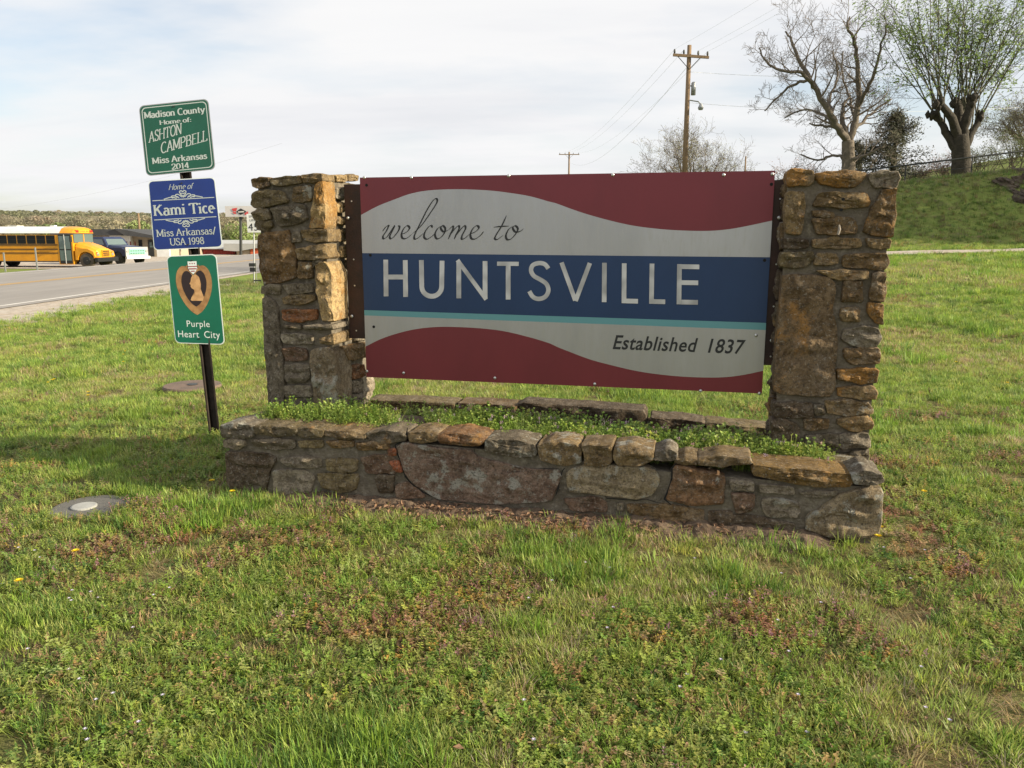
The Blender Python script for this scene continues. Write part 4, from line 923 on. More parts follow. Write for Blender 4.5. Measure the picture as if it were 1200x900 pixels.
# the big bare tree
YB = 42; random.seed(21)
root = qp(686, 500, YB); gz = hgt(root.x, YB); te = tree_empty('bare_tree', (root.x, YB, gz), 'big leafless spreading tree just above the right stone pillar')
tk = MB(); tw = MB(); tips = []
trunk = [Vector((root.x, YB, gz-.3)), qp(686, 500, YB), qp(685, 455, YB), qp(684, 412, YB)]
tk.tube([Vector(q) for q in catmull([tuple(p) for p in trunk], 4)], [.42, .40, .38, .36, .34, .33, .32, .32, .32, .31, .30, .30, .29][:len(catmull([tuple(p) for p in trunk], 4))], 12)
for pts, r0, nk, ln in (
 ([(683,415,0),(655,375,-.4),(625,325,-.8),(585,250,-1),(548,190,-.6),(520,120,-.2),(500,92,0)], .20, 12, 2.6), ([(592,262,-1),(550,215,-1.6),(490,205,-2),(445,182,-2),(425,140,-2)], .10, 9, 1.7),
 ([(565,235,-.9),(520,250,-.2),(480,282,.3),(440,325,.6)], .08, 8, 1.6), ([(681,405,0),(668,350,.5),(672,305,.9),(690,285,1.1)], .17, 6, 2.2), ([(688,412,0),(704,355,.2),(716,290,.2),(712,200,0),(704,130,-.2),(682,75,-.4),(690,48,-.4)], .19, 13, 2.5),
 ([(700,385,.1),(735,350,.8),(770,318,1.3),(812,290,1.6)], .10, 8, 1.9), ([(714,310,.2),(740,265,-.5),(765,200,-1),(782,130,-1.2),(800,70,-1.4)], .11, 10, 2.0), ([(672,395,0),(640,372,.9),(600,368,1.4),(570,362,1.7)], .10, 5, 1.4),
 ([(690,470,0),(725,458,-1),(760,442,-1.8),(790,430,-2)], .09, 7, 1.8), ([(680,460,0),(640,455,1),(600,468,1.6),(545,452,2)], .08, 7, 1.8), ([(655,375,-.4),(610,335,1),(560,320,1.8),(500,345,2.2)], .09, 8, 1.9), ([(640,345,-.6),(632,290,.8),(655,220,1.6),(640,150,2)], .09, 9, 1.9), ([(706,350,.2),(690,290,2),(668,220,3),(670,150,3.4)], .08, 9, 1.9)):
    limb_on(tk, tips, [qp(x, y, YB+d) for x, y, d in pts], r0, .035, 4, nk, ln, twl=tw, kids=(3, 4))
tk.build('trunk', M['bark'], te, smooth=True); tw.build('twigs', M['twig'], te)
# the pollarded tree with fresh shoots
YP = 38; random.seed(5); root = qp(1018, 505, YP); gz = hgt(root.x, YP); te = tree_empty('pollarded_tree', (root.x, YP, gz), 'pollarded tree with thick dark stubs and tall shoots in fresh pale green leaf')
tk = MB(); sh_ = MB(); tips = []
tr_ = catmull([tuple(p) for p in (Vector((root.x, YP, gz-.3)), qp(1017, 505, YP), qp(1015, 445, YP), qp(1012, 395, YP))], 4); tk.tube([Vector(p) for p in tr_], [.47-.010*i+.04*noise.noise(Vector((i*.7, 0, 0))) for i in range(len(tr_))], 14)
stubs = [([(1006,450,0),(980,402,.1),(957,360,.3),(932,330,.4)], .19, .13), ([(1010,415,0),(992,355,-.3),(970,322,-.5),(948,302,-.5)], .22, .15), ([(1012,410,0),(1010,350,.3),(1003,298,.5)], .24, .17), ([(1018,410,0),(1033,345,-.2),(1050,292,-.3)], .23, .16), ([(1022,440,0),(1050,385,.3),(1074,340,.5)], .19, .13), ([(1014,400,0),(1020,350,.9),(1025,300,1.3)], .18, .13)]
for pts, r0, r1 in stubs:
    W_ = [qp(x, y, YP+d) for x, y, d in pts]; P = [Vector(q) for q in catmull([tuple(p) for p in W_], 5)]; n = len(P)
    tk.tube([p+rv(.03) for p in P], [r0+(r1-r0)*i/(n-1)+.03*noise.noise(P[i]*3) for i in range(n)], 10)
    for k in range(9):      # lumpy pollard head
        c = P[-1]+rv(.17); tk.tube([c-Vector((0, 0, .2)), c+rv(.04), c+Vector((0, 0, .16))], [.05, random.uniform(.09, .16), .03], 7)
    d0 = (P[-1]-P[-3]).normalized()
    for k in range(7):
        a = P[random.randint(n-8, n-1)]+rv(.12); ox = a.x-root.x
        d = (Vector((ox*.26+random.uniform(-.40, .48), random.uniform(-.5, .5), 1))+d0*.15).normalized(); ln = random.uniform(4.2, 7.6)*(1-.25*abs(d.x)); m = 8; q = a.copy(); L2 = [q.copy()]
        for i in range(m): d = (d+rv(.10)+Vector((d.x*.03, 0, .01))).normalized(); q = q+d*ln/m; L2.append(q.copy())
        sh_.tube(L2, [.038*(1-.85*i/m) for i in range(m+1)], 5, cap=False)
        for j in range(9):
            i = random.randint(2, m-1); branch(sh_, L2[i], (L2[i+1]-L2[i]).normalized()*.7+rv(.75), random.uniform(.8, 2.0), .014, 2, 3, tips, (3, 4), .2, .04)
        for i in range(4, m+1): tips.append((L2[i], d))
tk.build('trunk', M['bark2'], te, smooth=True); sh_.build('shoots', M['shoot'], te)
lf = MB(); random.shuffle(tips); leaves(lf, tips[:int(len(tips)*.8)], 4, .16, .17); lf.build('crown', M['leaf'], te)
def generic_tree(name, px, py_top, Y, spread, label, seed, barkm, tw_m, leafm=None, lper=0, lsize=.15, grp=None, levels=4, r=.18, base_z=None, stem=.22, lean=0):
    random.seed(seed); t = atY(px, py_top, Y); gz = base_z if base_z is not None else hgt(t.x, Y); H = t.z-gz
    te = tree_empty(name, (t.x, Y, gz), label, grp); tk = MB(); tw = MB(); tips = []
    tk.tube([(t.x, Y, gz-.3), (t.x+.05, Y, gz+H*stem*.5), (t.x, Y, gz+H*stem)], [r*1.2, r, r*.9], 9)
    for k in range(15):
        a = 2*PI*k/15+random.random()*.6; e = random.uniform(.25, 1.4)
        ln = H*(1-stem)*random.uniform(.5, .62)
        d = Vector((math.cos(a)*spread*math.cos(e), math.sin(a)*spread*math.cos(e), math.sin(e)))
        branch(tw, Vector((t.x, Y, gz+H*stem*random.uniform(.75, 1))), d, ln*(.55+.45*d.length), r*.5, 0, levels, tips, (3, 5), .18, .06, .75, .64)
    tk.build('trunk', barkm, te, smooth=True); tw.build('branches', tw_m, te)
    if leafm: lf = MB(); random.shuffle(tips); leaves(lf, tips[:4200], lper, lsize, lsize*1.6); lf.build('crown', leafm, te)
    return te
M['bud'] = mat('pale_bud', (.24, .24, .11), .8, trans=.3)
generic_tree('bare_tree', 812, 134, 60, 1.15, 'round bare bushy tree with pale buds behind the tall utility pole', 3, M['bark'], M['twig'], M['bud'], 1, .10, levels=4, r=.2, stem=.12)
generic_tree('budding_tree', 1212, 92, 56, 1.1, 'pale budding tree cut off by the right edge, behind the pipe fence', 9, M['bark'], M['twig'], M['bud'], 1, .13, levels=4, r=.2, stem=.15)
# juniper beside the bare tree
random.seed(31)
def juniper(px, y0, y1, Y, W_, label, nb=46, lean=.0):
    t = atY(px, y0, Y); gz = hgt(t.x, Y); H = t.z-gz; te = tree_empty('juniper_tree', (t.x, Y, gz), label); tk = MB(); lf = MB()
    tk.tube([(t.x, Y, gz-.2), (t.x+lean*.4, Y, gz+H*.5), (t.x+lean, Y, gz+H*.97)], [.16, .11, .03], 7)
    for k in range(nb):
        f = (k+.5)/nb; z = gz+H*(.08+.9*f); L_ = W_*(1-f)**.7*random.uniform(.65, 1.15)+.25; a = random.uniform(0, 2*PI)
        d = Vector((math.cos(a), math.sin(a), .28)); P = [Vector((t.x+lean*f, Y, z))]
        for i in range(4): d = (d+Vector((0, 0, -.02))+rv(.12)).normalized(); P.append(P[-1]+d*L_/4)
        tk.tube(P, [.035, .028, .02, .014, .008], 4, cap=False)
        for i in range(150):
            u = random.uniform(.25, 1.08); j = min(int(u*4), 3); c = P[j].lerp(P[j+1], u*4-j)+rv(.20+.05*L_)
            a_ = (rv()+Vector((0, 0, .2))).normalized()*random.uniform(.07, .17); b_ = a_.orthogonal().normalized()*.035; lf.add([c-a_*.5, c+b_, c+a_*.5, c-b_], [(0, 1, 2, 3)])
    tk.build('trunk', M['bark2'], te, smooth=True); lf.build('crown', M['cedar'], te)
juniper(1052, 132, 205, 43, 2.0, 'dark olive juniper between the bare tree and the pollarded one', 64)
juniper(1010, 168, 205, 45, 1.5, 'low dark juniper at the foot of the big bare tree', 26)
def shrub(px, py, Y, w, h, label, m, n=1300, seed=1, ls=.09):
    random.seed(seed); t = atY(px, py, Y); gz = hgt(t.x, Y); te = empty('shrub', (t.x, Y, gz), label, 'shrub'); st = MB(); lf = MB(); tips = []
    for k in range(14):
        d = Vector((random.uniform(-1, 1)*w*.5, random.uniform(-.5, .5)*w*.5, h)); branch(st, Vector((t.x+random.uniform(-.2, .2)*w, Y, gz)), d, d.length*.6, .03, 2, 4, tips, (3, 4), .2, .05)
    leaves(lf, [random.choice(tips) for _ in range(n)], 1, ls, .18); st.build('stems', M['twig'], te); lf.build('foliage', m, te)
M['pinkbud'] = mat('pinkish_buds', (.26, .17, .14), .8, trans=.2)
shrub(1112, 196, 44, 2.2, 1.5, 'low pinkish brown shrub behind the pipe fence by the pollarded trunk', M['pinkbud'], seed=2)
shrub(1150, 190, 44, 3.2, 1.8, 'green shrub right of the pollarded trunk behind the fence', M['shrub'], 2200, 3)
shrub(1192, 184, 42, 3.4, 2.1, 'darker green shrub at the right edge behind the fence', M['shrub'], 2600, 4)
shrub(1078, 200, 44, 2.0, 1.0, 'small pale shrub left of the pollarded trunk behind the fence', M['pinkbud'], seed=5)
shrub(940, 196, 46, 3.4, 2.0, 'twiggy shrub showing just above the top of the right stone pillar', M['pinkbud'], 1500, 6)
# unseen trees added past the right edge to cast shade on the bank
for i, (x, y, h) in enumerate(((27, 25.2, 7), (28.5, 27.2, 8), (27.5, 29.4, 7.5), (30.5, 31.5, 8), (30.5, 25.0, 8), (33, 29, 9))):
    random.seed(60+i); gz = hgt(x, y); te = tree_empty('juniper_tree', (x, y, gz), 'unseen juniper added beyond the right edge to shade the bank', 'added shade junipers beyond the right edge'); tk = MB(); lf = MB(); tk.tube([(x, y, gz-.2), (x, y, gz+h*.9)], [.2, .04], 7)
    for k in range(5200):
        f = random.random()**1.3; a = random.uniform(0, 2*PI); r_ = 2.6*(1-f)**.55*math.sqrt(random.random()); c = Vector((x+r_*math.cos(a), y+r_*math.sin(a), gz+h*(.03+.97*f)))+rv(.2)
        a_ = rv().normalized()*random.uniform(.15, .32); b_ = a_.orthogonal().normalized()*.1; lf.add([c-a_*.5, c+b_, c+a_*.5, c-b_], [(0, 1, 2, 3)])
    tk.build('trunk', M['bark2'], te); lf.build('crown', M['cedar'], te)

# ---------------------------------------------------------------- pipe fence on the bank
fx = [8.5+2.85*i for i in range(9)]; fe = empty('pipe_fence', (17.0, 36, hgt(17, 36)), 'dark pipe rail fence along the top of the grass bank', 'fence')
def fz(x): return hgt(x, 35.6)
rail = []; 
for x in fx:
    z = fz(x); zt_ = atY(1030, 197, 36).z+(x-16.3)*.118
    b = MB(); b.tube([(x, 35.6, z-.1), (x, 35.6, zt_)], .032, 8); b.build('fence_post', M['dkmetal'], fe); rail.append((x, 35.6, zt_))
b = MB(); b.tube(rail, .034, 8); b.build('rail', M['dkmetal'], fe)
b = MB(); b.tube([(p[0], p[1]-.03, p[2]-.42) for p in rail], .012, 5); b.build('lower_wire', M['dkmetal'], fe)
# eroded rocks on the bank, right edge
random.seed(77)
for (px, py, Y, w, h) in [(random.uniform(1178, 1214), 0, 0, random.uniform(.35, .8), random.uniform(.12, .26)) for _ in range(13)]:
    Y = random.uniform(29.3, 31.9)-max(0, (1180-px))*.0; Y = max(Y, 31.9-(px-1160)*.075); t = atY(px, 215, Y); z = hgt(t.x, Y); vs = []; sd = rv(9)
    bm = bmesh.new(); bmesh.ops.create_icosphere(bm, subdivisions=3, radius=1)
    for v in bm.verts:
        n_ = v.co.normalized(); k = 1+.5*noise.noise(n_*1.6+sd)+.25*noise.noise(n_*4+sd)+.1*noise.noise(n_*11+sd); v.co = Vector((n_.x*k*w*.5, n_.y*k*.45, max(-.4, min(.75, n_.z*1.2))*k*h))
    me = bpy.data.meshes.new('bank_rock'); bm.to_mesh(me); bm.free(); me.materials.append(M['rock']); o = bpy.data.objects.new('bank_rock', me); COL.objects.link(o); o.location = (t.x, Y, z-.10); o.rotation_euler = (.35, 0, random.random())
    tag(o, 'dark brown eroded rock ledge in the grass bank at the right edge', 'rock', 'rock ledges in the bank')

# ---------------------------------------------------------------- school bus
def frame(origin, yaw):
    fxv = Vector((math.cos(yaw), math.sin(yaw), 0)); fy = Vector((-math.sin(yaw), math.cos(yaw), 0)); O = Vector(origin)
    return lambda x, y, z: O+fxv*x+fy*y+Vector((0, 0, z))
def hullbox(mb, T, x0, x1, y0, y1, z0, z1, mi=0): mb.add([T(x, y, z) for x in (x0, x1) for y in (y0, y1) for z in (z0, z1)], [(0,1,3,2),(4,6,7,5),(0,4,5,1),(2,3,7,6),(0,2,6,4),(1,5,7,3)], mi)
def part(name, m, par, T, boxes, **kw):
    mb = MB()
    for q in boxes: hullbox(mb, T, *q)
    return recalc(mb.build(name, m, par, **kw))
def loft(mb, secs, close=True):
    n = len(secs[0]); k = len(mb.v)
    for s_ in secs: mb.v += [tuple(p) for p in s_]
    for j in range(len(secs)-1):
        for i in range(n if close else n-1): mb.f.append((k+j*n+i, k+j*n+(i+1) % n, k+(j+1)*n+(i+1) % n, k+(j+1)*n+i)); mb.m.append(0)
    mb.f.append(tuple(k+i for i in range(n))); mb.m.append(0); mb.f.append(tuple(k+(len(secs)-1)*n+n-1-i for i in range(n))); mb.m.append(0)
def wheel(par, T, x, y, r, w, tyre, hubm, side=-1):
    c = T(x, y, r); ax = (T(0, 1, 0)-T(0, 0, 0)); b = MB()
    b.tube([c-ax*w/2, c-ax*w*.42, c+ax*w*.42, c+ax*w/2], [r*.90, r, r, r*.90], 26); wo = b.build('wheel', tyre, par, smooth=False)
    e = c+ax*side*(w/2+.004); b = MB(); b.tube([e, e+ax*side*.02, e+ax*side*.03], [r*.56, r*.52, r*.3], 18); b.build('rim', hubm, wo)
    b = MB(); b.tube([e+ax*side*.03, e+ax*side*.10], [r*.2, r*.16], 12); b.build('hub', hubm, wo)
bo = atY(88, 312, 55.2); GZ = hgt(-30, 55); T0_ = frame((bo.x, 55.2, GZ+.03), math.radians(-5)); T = lambda x, y, z: T0_(x, y, z*.935)
bus = empty('school_bus', T(-4, 1.2, 0), 'yellow school bus with a white roof parked across the road', 'bus')
W2 = 2.36
sec = [(0, .42), (0, 1.6), (.0, 2.36), (.10, 2.62), (.30, 2.82), (.62, 2.93), (W2/2, 2.97)]; sec = sec+[(W2-a, z) for a, z in sec[::-1][1:]]
lo = [(a, z) for a, z in sec if z < 2.5]; b = MB()
loft(b, [[T(x, a, z) for a, z in sec if z <= 2.5] for x in (-9.6, -.02)]); recalc(b.build('body', M['yellow'], bus))
up_ = [(-.004, 2.48)]+[(a, z) for a, z in sec if 2.5 < z]+[(W2+.004, 2.48)]
b = MB(); loft(b, [[T(x, a, z) for a, z in up_] for x in (-9.62, -.9)]); recalc(b.build('white_roof', M['white'], bus))
b = MB(); secs = []
for x, k in ((-.9, 1.012), (-.35, 1.0), (-.05, .93), (.12, .80)): secs.append([T(x, W2/2+(a-W2/2)*(k if k > 1 else (.5+.5*k)), 2.46+(z-2.46)*k) for a, z in up_])
loft(b, secs); cap = recalc(b.build('front_cap', M['yellow'], bus, smooth=False))
part('roof_hatch', M['white'], bus, T, [(-5.2, -4.5, .8, 1.5, 2.96, 3.03)]); part('roof_hatch', M['white'], bus, T, [(-2.2, -1.9, 1.0, 1.3, 2.96, 3.06)])
for y in (.25, W2-.55): part('warning_lamp', M['red'], cap, T, [(.06, .14, y, y+.30, 2.53, 2.70)])
part('sign_board', mat('bus_sign_yellow', (.85, .36, .02), .4), cap, T, [(.07, .125, .62, W2-.64, 2.52, 2.72)])
put_text('SCHOOL BUS', 'lettering', M['blackp'], cap, lambda a, q: T(.13, .68+1.0*a, 2.56+.12*q))
for k in range(3): part('marker_lamp', M['red'], cap, T, [(-.02, .04, 1.0+.14*k, 1.06+.14*k, 2.83, 2.88)])
for k in range(13):
    x1 = -1.28-.70*k; w_ = .60
    if x1-w_ < -9.5: break
    wf = part('window', M['glass'], bus, T, [(x1-w_, x1, -.006, .05, 1.74, 2.30)]); part('sash', M['blackp'], wf, T, [(x1-w_, x1, -.016, -.008, 2.02, 2.05), (x1-w_-.015, x1-w_, -.016, -.001, 1.72, 2.32), (x1, x1+.015, -.016, -.001, 1.72, 2.32), (x1-w_, x1, -.016, -.001, 2.30, 2.33), (x1-w_, x1, -.016, -.001, 1.71, 1.74)])
for z, h in ((1.60, .07), (1.30, .06), (1.02, .06), (.42, .05)): part('rub_rail', M['blackp'], bus, T, [(-9.6, -1.12, -.03, -.002, z, z+h)])
part('undercarriage', M['blackp'], bus, T, [(-9.4, 1.5, .45, 1.9, .38, .70)])
dr = part('door', M['blackp'], bus, T, [(-1.02, -.12, -.015, -.001, .28, 2.38)])
for x0 in (-.98, -.55): part('door_glass', M['glass2'], dr, T, [(x0, x0+.36, -.028, -.016, .50, 1.25), (x0, x0+.36, -.028, -.016, 1.34, 2.28)])
part('door_frame', M['white'], dr, T, [(-.60, -.56, -.045, -.029, .28, 2.38)])
part('mirror', M['blackp'], bus, T, [(.0, .06, -.35, -.12, 1.85, 2.25)])
part('windscreen', M['glass2'], bus, T, [(-.005, .045, .10, W2-.10, 1.80, 2.42)]); part('windscreen_pillar', M['yellow'], bus, T, [(.046, .07, W2/2-.04, W2/2+.04, 1.80, 2.42)])
b = MB(); hs = []
for x, w_, z0, z1 in ((.05, 2.05, .60, 1.84), (.5, 2.0, .60, 1.74), (1.0, 1.9, .60, 1.58), (1.40, 1.75, .60, 1.38), (1.52, 1.62, .60, 1.18)):
    hs.append([T(x, W2/2+s_*w_/2, z) for s_, z in ((-1, z0), (-1, z1-.34), (-.86, z1-.12), (-.5, z1), (.5, z1), (.86, z1-.12), (1, z1-.34), (1, z0))])
loft(b, hs); hood = recalc(b.build('hood', M['yellow'], bus, smooth=False))
for y0, y1 in ((-.02, .38), (W2-.38, W2+.02)):
    b = MB(); pts = [(.10, .55), (.12, 1.25), (.4, 1.40), (1.0, 1.36), (1.42, 1.15), (1.5, .78), (1.42, .72)]+[(.86+.60*math.cos(math.radians(a)), .55+.60*math.sin(math.radians(a))) for a in range(15, 181, 15)]
    b.prism([T(x, y0, z) for x, z in pts], T(0, y1, 0)-T(0, y0, 0)); recalc(b.build('fender', M['yellow'], bus))
gr = part('grille', M['yellow'], hood, T, [(1.50, 1.58, .78, 1.58, .80, 1.24)])
b2 = [(1.585, 1.60, .84+.125*k, .93+.125*k, .84+.14*j, .93+.14*j) for k in range(6) for j in range(3)]
part('grille_slots', M['blackp'], gr, T, b2, kind='stuff')
for y in (.20, W2-.44): part('headlight', M['bolt'], hood, T, [(1.49, 1.56, y, y+.24, .86, 1.02)]); part('turn_lamp', mat('amber_lamp', (.7, .12, .02), .3), hood, T, [(1.49, 1.55, y+.02, y+.14, 1.05, 1.12)])
part('bumper', M['blackp'], bus, T, [(1.52, 1.72, -.06, W2+.06, .42, .72)]); part('step_panel', M['yellow'], bus, T, [(-1.1, -.05, .0, .3, .22, .43)])
wheel(bus, T, .86, .16, .50, .28, M['tyre_dust'], M['blackp']); wheel(bus, T, .86, W2-.16, .50, .28, M['tyre_dust'], M['blackp']); wheel(bus, T, -6.1, .22, .50, .42, M['tyre'], M['blackp']); wheel(bus, T, -6.1, W2-.22, .50, .42, M['tyre'], M['blackp'])

# ---------------------------------------------------------------- old blue truck
to = atY(147, 300, 60); T = frame((to.x, 60, -.74), math.radians(-24)); TW = 2.0
truck = empty('old_truck', T(-2, 1, 0), 'old dark blue truck with a white and mint green grille, nose out beside the bus', 'truck')
b = MB(); hs = []
for x, w_, z0, z1 in ((-1.9, 1.9, .6, 1.50), (-1.0, 1.86, .6, 1.45), (-.12, 1.8, .62, 1.38), (0, 1.76, .64, 1.30)):
    hs.append([T(x, TW/2+s_*w_/2, z) for s_, z in ((-1, z0), (-1, z1-.2), (-.85, z1-.05), (-.4, z1), (.4, z1), (.85, z1-.05), (1, z1-.2), (1, z0))])
loft(b, hs); recalc(b.build('hood', M['truckblue'], truck))
b = MB(); hs = []
for z, x0, x1, w_ in ((.55, -3.6, -1.9, 1.96), (1.45, -3.6, -1.88, 1.96), (1.95, -3.5, -2.25, 1.78), (2.08, -3.35, -2.45, 1.6)):
    hs.append([T(x0, TW/2-w_/2, z), T(x1, TW/2-w_/2, z), T(x1, TW/2+w_/2, z), T(x0, TW/2+w_/2, z)])
loft(b, hs); recalc(b.build('cab', M['truckblue'], truck))
b = MB(); b.add([T(-1.895, .15, 1.5), T(-1.895, TW-.15, 1.5), T(-2.22, TW-.25, 1.92), T(-2.22, .25, 1.92)], [(0, 1, 2, 3)]); b.build('windscreen', M['glass2'], truck)
b = MB(); b.add([T(-3.35, .012, 1.5), T(-2.15, .012, 1.5), T(-2.40, .085, 1.9), T(-3.3, .085, 1.9)], [(0, 1, 2, 3)]); b.build('side_window', M['glass2'], truck)
part('bed', M['dkmetal'], truck, T, [(-7.2, -3.7, -.05, TW+.05, .75, 1.15)])
fp = part('nose_panel', mat('dull_white_paint', (.36, .36, .35), .6), truck, T, [(0, .08, 0, TW, .62, 1.32)])
fg = part('grille', M['mint'], fp, T, [(.082, .12, .28, TW-.28, .78, 1.22)]); part('grille_slots', M['dkmetal'], fg, T, [(.121, .13, .36+.22*k, .52+.22*k, .84+.17*j, .90+.17*j) for k in range(6) for j in range(2)], kind='stuff')
for y in (.14, TW-.14):
    b = MB(); c = T(.085, y, 1.02); d_ = T(1, 0, 0)-T(0, 0, 0); b.tube([c, c+d_*.04], [.10, .09], 14); b.build('headlight', M['bolt'], fp)
part('bumper', M['white'], truck, T, [(.10, .24, -.05, TW+.05, .46, .64)])
for y0, y1 in ((-.03, .34), (TW-.34, TW+.03)):
    b = MB(); pts = [(-1.6, .62), (-1.55, 1.15), (-1.2, 1.30), (-.3, 1.27), (-.02, 1.1), (-.02, .68)]+[(-.75+.52*math.cos(math.radians(a)), .5+.52*math.sin(math.radians(a))) for a in range(18, 165, 18)]
    b.prism([T(x, y0, z) for x, z in pts], T(0, y1, 0)-T(0, y0, 0)); recalc(b.build('fender', M['truckblue'], truck))
for y in (.14, TW-.14): wheel(truck, T, -.75, y, .47, .26, M['tyre'], M['dkmetal']); wheel(truck, T, -5.6, y, .47, .3, M['tyre'], M['dkmetal'])

# ---------------------------------------------------------------- buildings across the road
IDT = lambda x, y, z: Vector((x, y, z))
def bx_(px0, px1, y0, y1, Y, dep): a = atY(px0, y0, Y); c = atY(px1, y1, Y); return (a.x, c.x, Y, Y+dep, c.z, a.z)
st = empty('roadside_store', (-40, 84, -.95), 'low roadside store with a flat dark roof and white front wall', 'building')
part('wall', M['tan'], st, IDT, [bx_(60, 132, 276, 305, 84, 9)])
wp = part('white_wall', M['white'], st, IDT, [bx_(128, 155, 274, 304, 83.6, 9)])
part('tan_wall', M['tan'], st, IDT, [bx_(155.2, 200, 277, 304, 84.1, 9)])
part('flat_roof', M['roofdark'], st, IDT, [bx_(58, 143, 268.5, 276, 82.5, 12)])
b = MB(); a = [atY(x, y, 82.3) for x, y in ((133, 268), (148, 269.5), (186, 277.5), (190, 280), (146, 276))]; b.prism(a, (0, 12, 0)); recalc(b.build('sloping_roof', M['roofdark'], st))
d_ = part('door', M['dkmetal'], st, IDT, [bx_(173, 181, 281, 303.5, 83.98, .1)]); part('door_glass', M['glass2'], d_, IDT, [bx_(175, 178.5, 284, 290, 83.93, .04)])
for x in (147.5, 152, 157.5): part('trim_post', M['maroonpost'], wp, IDT, [bx_(x, x+1.5, 283, 290, 83.5, .09)])
for x in (108, 118): wn = part('window', M['glass'], st, IDT, [bx_(x, x+7, 279, 287, 83.93, .06)])
part('window', M['glass'], st, IDT, [bx_(162, 167, 281, 292, 84.03, .06)])
part('low_wall', M['white'], st, IDT, [bx_(183.5, 199, 292, 303.5, 82.9, .3)])
rb = empty('red_shed', (-30, 95, -1.1), 'long low faded red board shed beside the road', 'building')
wr = part('wall', M['redwall'], rb, IDT, [bx_(199, 276, 291.5, 304, 93, 8)])
for k in range(28):
    x = 200+2.7*k
    if k not in (5, 6): part('batten', M['redwall'], wr, IDT, [bx_(x, x+.45, 291.6, 303.5, 92.92, .07)])
part('white_panel', M['white'], wr, IDT, [bx_(213, 218, 292, 303, 92.9, .08)])
b = MB(); b.prism([atY(x, y, 92.6) for x, y in ((197, 291.6), (306, 292.4), (306, 291.6), (197, 290.9))], (0, 9, .9)); recalc(b.build('roof', M['roofgrey'], rb))
sh2 = empty('grey_roofed_shed', (-27, 90, -1), 'shed with a pale grey roof and orange red wall left of the stone pillar', 'building')
part('wall', M['tan'], sh2, IDT, [bx_(277, 293, 293, 301, 90.5, 5)]); part('orange_wall', M['orangewall'], sh2, IDT, [bx_(293.1, 312, 291, 300, 90.4, 5)])
b = MB(); b.prism([atY(x, y, 90.1) for x, y in ((262, 293.5), (278, 294.5), (314, 288.5), (314, 285.5), (262, 285.5))], (0, 6, .15)); recalc(b.build('roof', M['roofgrey'], sh2))
# billboard
bb = atY(282, 299, 85); be = empty('billboard', bb, 'pale roadside billboard with a red and black emblem on one dark post', 'billboard')
b = MB(); b.tube([bb-Vector((0, 0, .4)), atY(282, 252, 85)], .15, 10); b.build('post', M['dkmetal'], be)
M['bb'] = mat('billboard_face', (.55, .53, .52), .6, var=(.47, .46, .46), vscale=.8, coords='World')
pb = part('board', M['bb'], be, IDT, [bx_(263.5, 303, 241.5, 254, 84.7, .2)])
b = MB(); b.add([atY(x, y, 84.66) for x, y in ((277, 248), (282, 244.2), (289, 248), (282, 252))], [(0, 1, 2, 3)]); b.build('black_emblem', M['blackp'], pb)
b = MB()
for q in (((271.5, 244.5), (278, 243.5), (276.5, 248), (273, 247.5)), ((286.5, 250), (290.5, 247.5), (291, 251), (287, 252)), ((272, 248.5), (276, 248.5), (277, 251), (274, 250.5))): b.add([atY(x, y, 84.65) for x, y in q], [(0, 1, 2, 3)])
b.build('red_emblem', mat('emblem_red', (.5, .05, .05), .6), pb); b = MB(); b.add([atY(x, y, 84.62) for x, y in ((279, 247.6), (286, 247.2), (286, 248.8), (279, 249.2))], [(0, 1, 2, 3)]); b.build('emblem_bar', M['linewhite'], pb)
# speed limit sign
YS = 32.7; sb = atY(297.5, 340, YS); se = empty('speed_limit_sign', sb, 'white SPEED LIMIT 45 sign on a thin grey post by the road', 'road sign')
b = MB(); b.tube([sb-Vector((0, 0, .3)), atY(297.3, 250, YS)], .032, 6); b.build('post', M['galv'], se)
q = bx_(288.8, 306.4, 250.6, 272.4, YS-.05, .02); pl = part('plate', M['white'], se, IDT, [q])
X0, X1, Z0, Z1 = q[0], q[1], q[4], q[5]; hh = Z1-Z0; ww = X1-X0
put_text('SPEED', 'lettering', M['black'], pl, lambda a, c: Vector((X0+ww*(.16+.68*a), YS-.056, Z0+hh*(.80+.12*c))))
put_text('LIMIT', 'lettering', M['black'], pl, lambda a, c: Vector((X0+ww*(.20+.60*a), YS-.056, Z0+hh*(.60+.12*c))))
put_text('45', 'lettering', M['black'], pl, lambda a, c: Vector((X0+ww*(.08+.70*a), YS-.056, Z0+hh*(.10+.40*c))))
me_ = empty('meter_box', atY(294, 342, 32.2), 'small dark meter box on a post at the foot of the speed limit sign', 'meter box')
part('box', M['dkmetal'], me_, IDT, [bx_(291.5, 298.5, 308.5, 312.5, 32.2, .18)]); part('lower_box', M['blackp'], me_, IDT, [bx_(292.5, 298.5, 313.5, 318.5, 32.2, .18)]); part('post', M['galv'], me_, IDT, [bx_(299.6, 301.4, 308, 342, 32.4, .05)]); part('arm', M['dkmetal'], me_, IDT, [bx_(297, 306, 328, 329.6, 32.3, .04)])
for px, y0, y1, lab in ((4, 296, 321, 'thin grey metal stake in the grass by the rear half of the school bus'), (41, 290, 315, 'thin grey metal stake in the grass near the school bus door')):
    t = atY(px, y0, 49.6); g_ = hgt(t.x, 49.6); b = MB(); b.box((t.x, 49.6, (t.z+g_)/2-.1), (.07, .07, t.z-g_+.2)); tag(b.build('fence_stake', M['galv']), lab, 'stake', 'metal stakes by the bus')

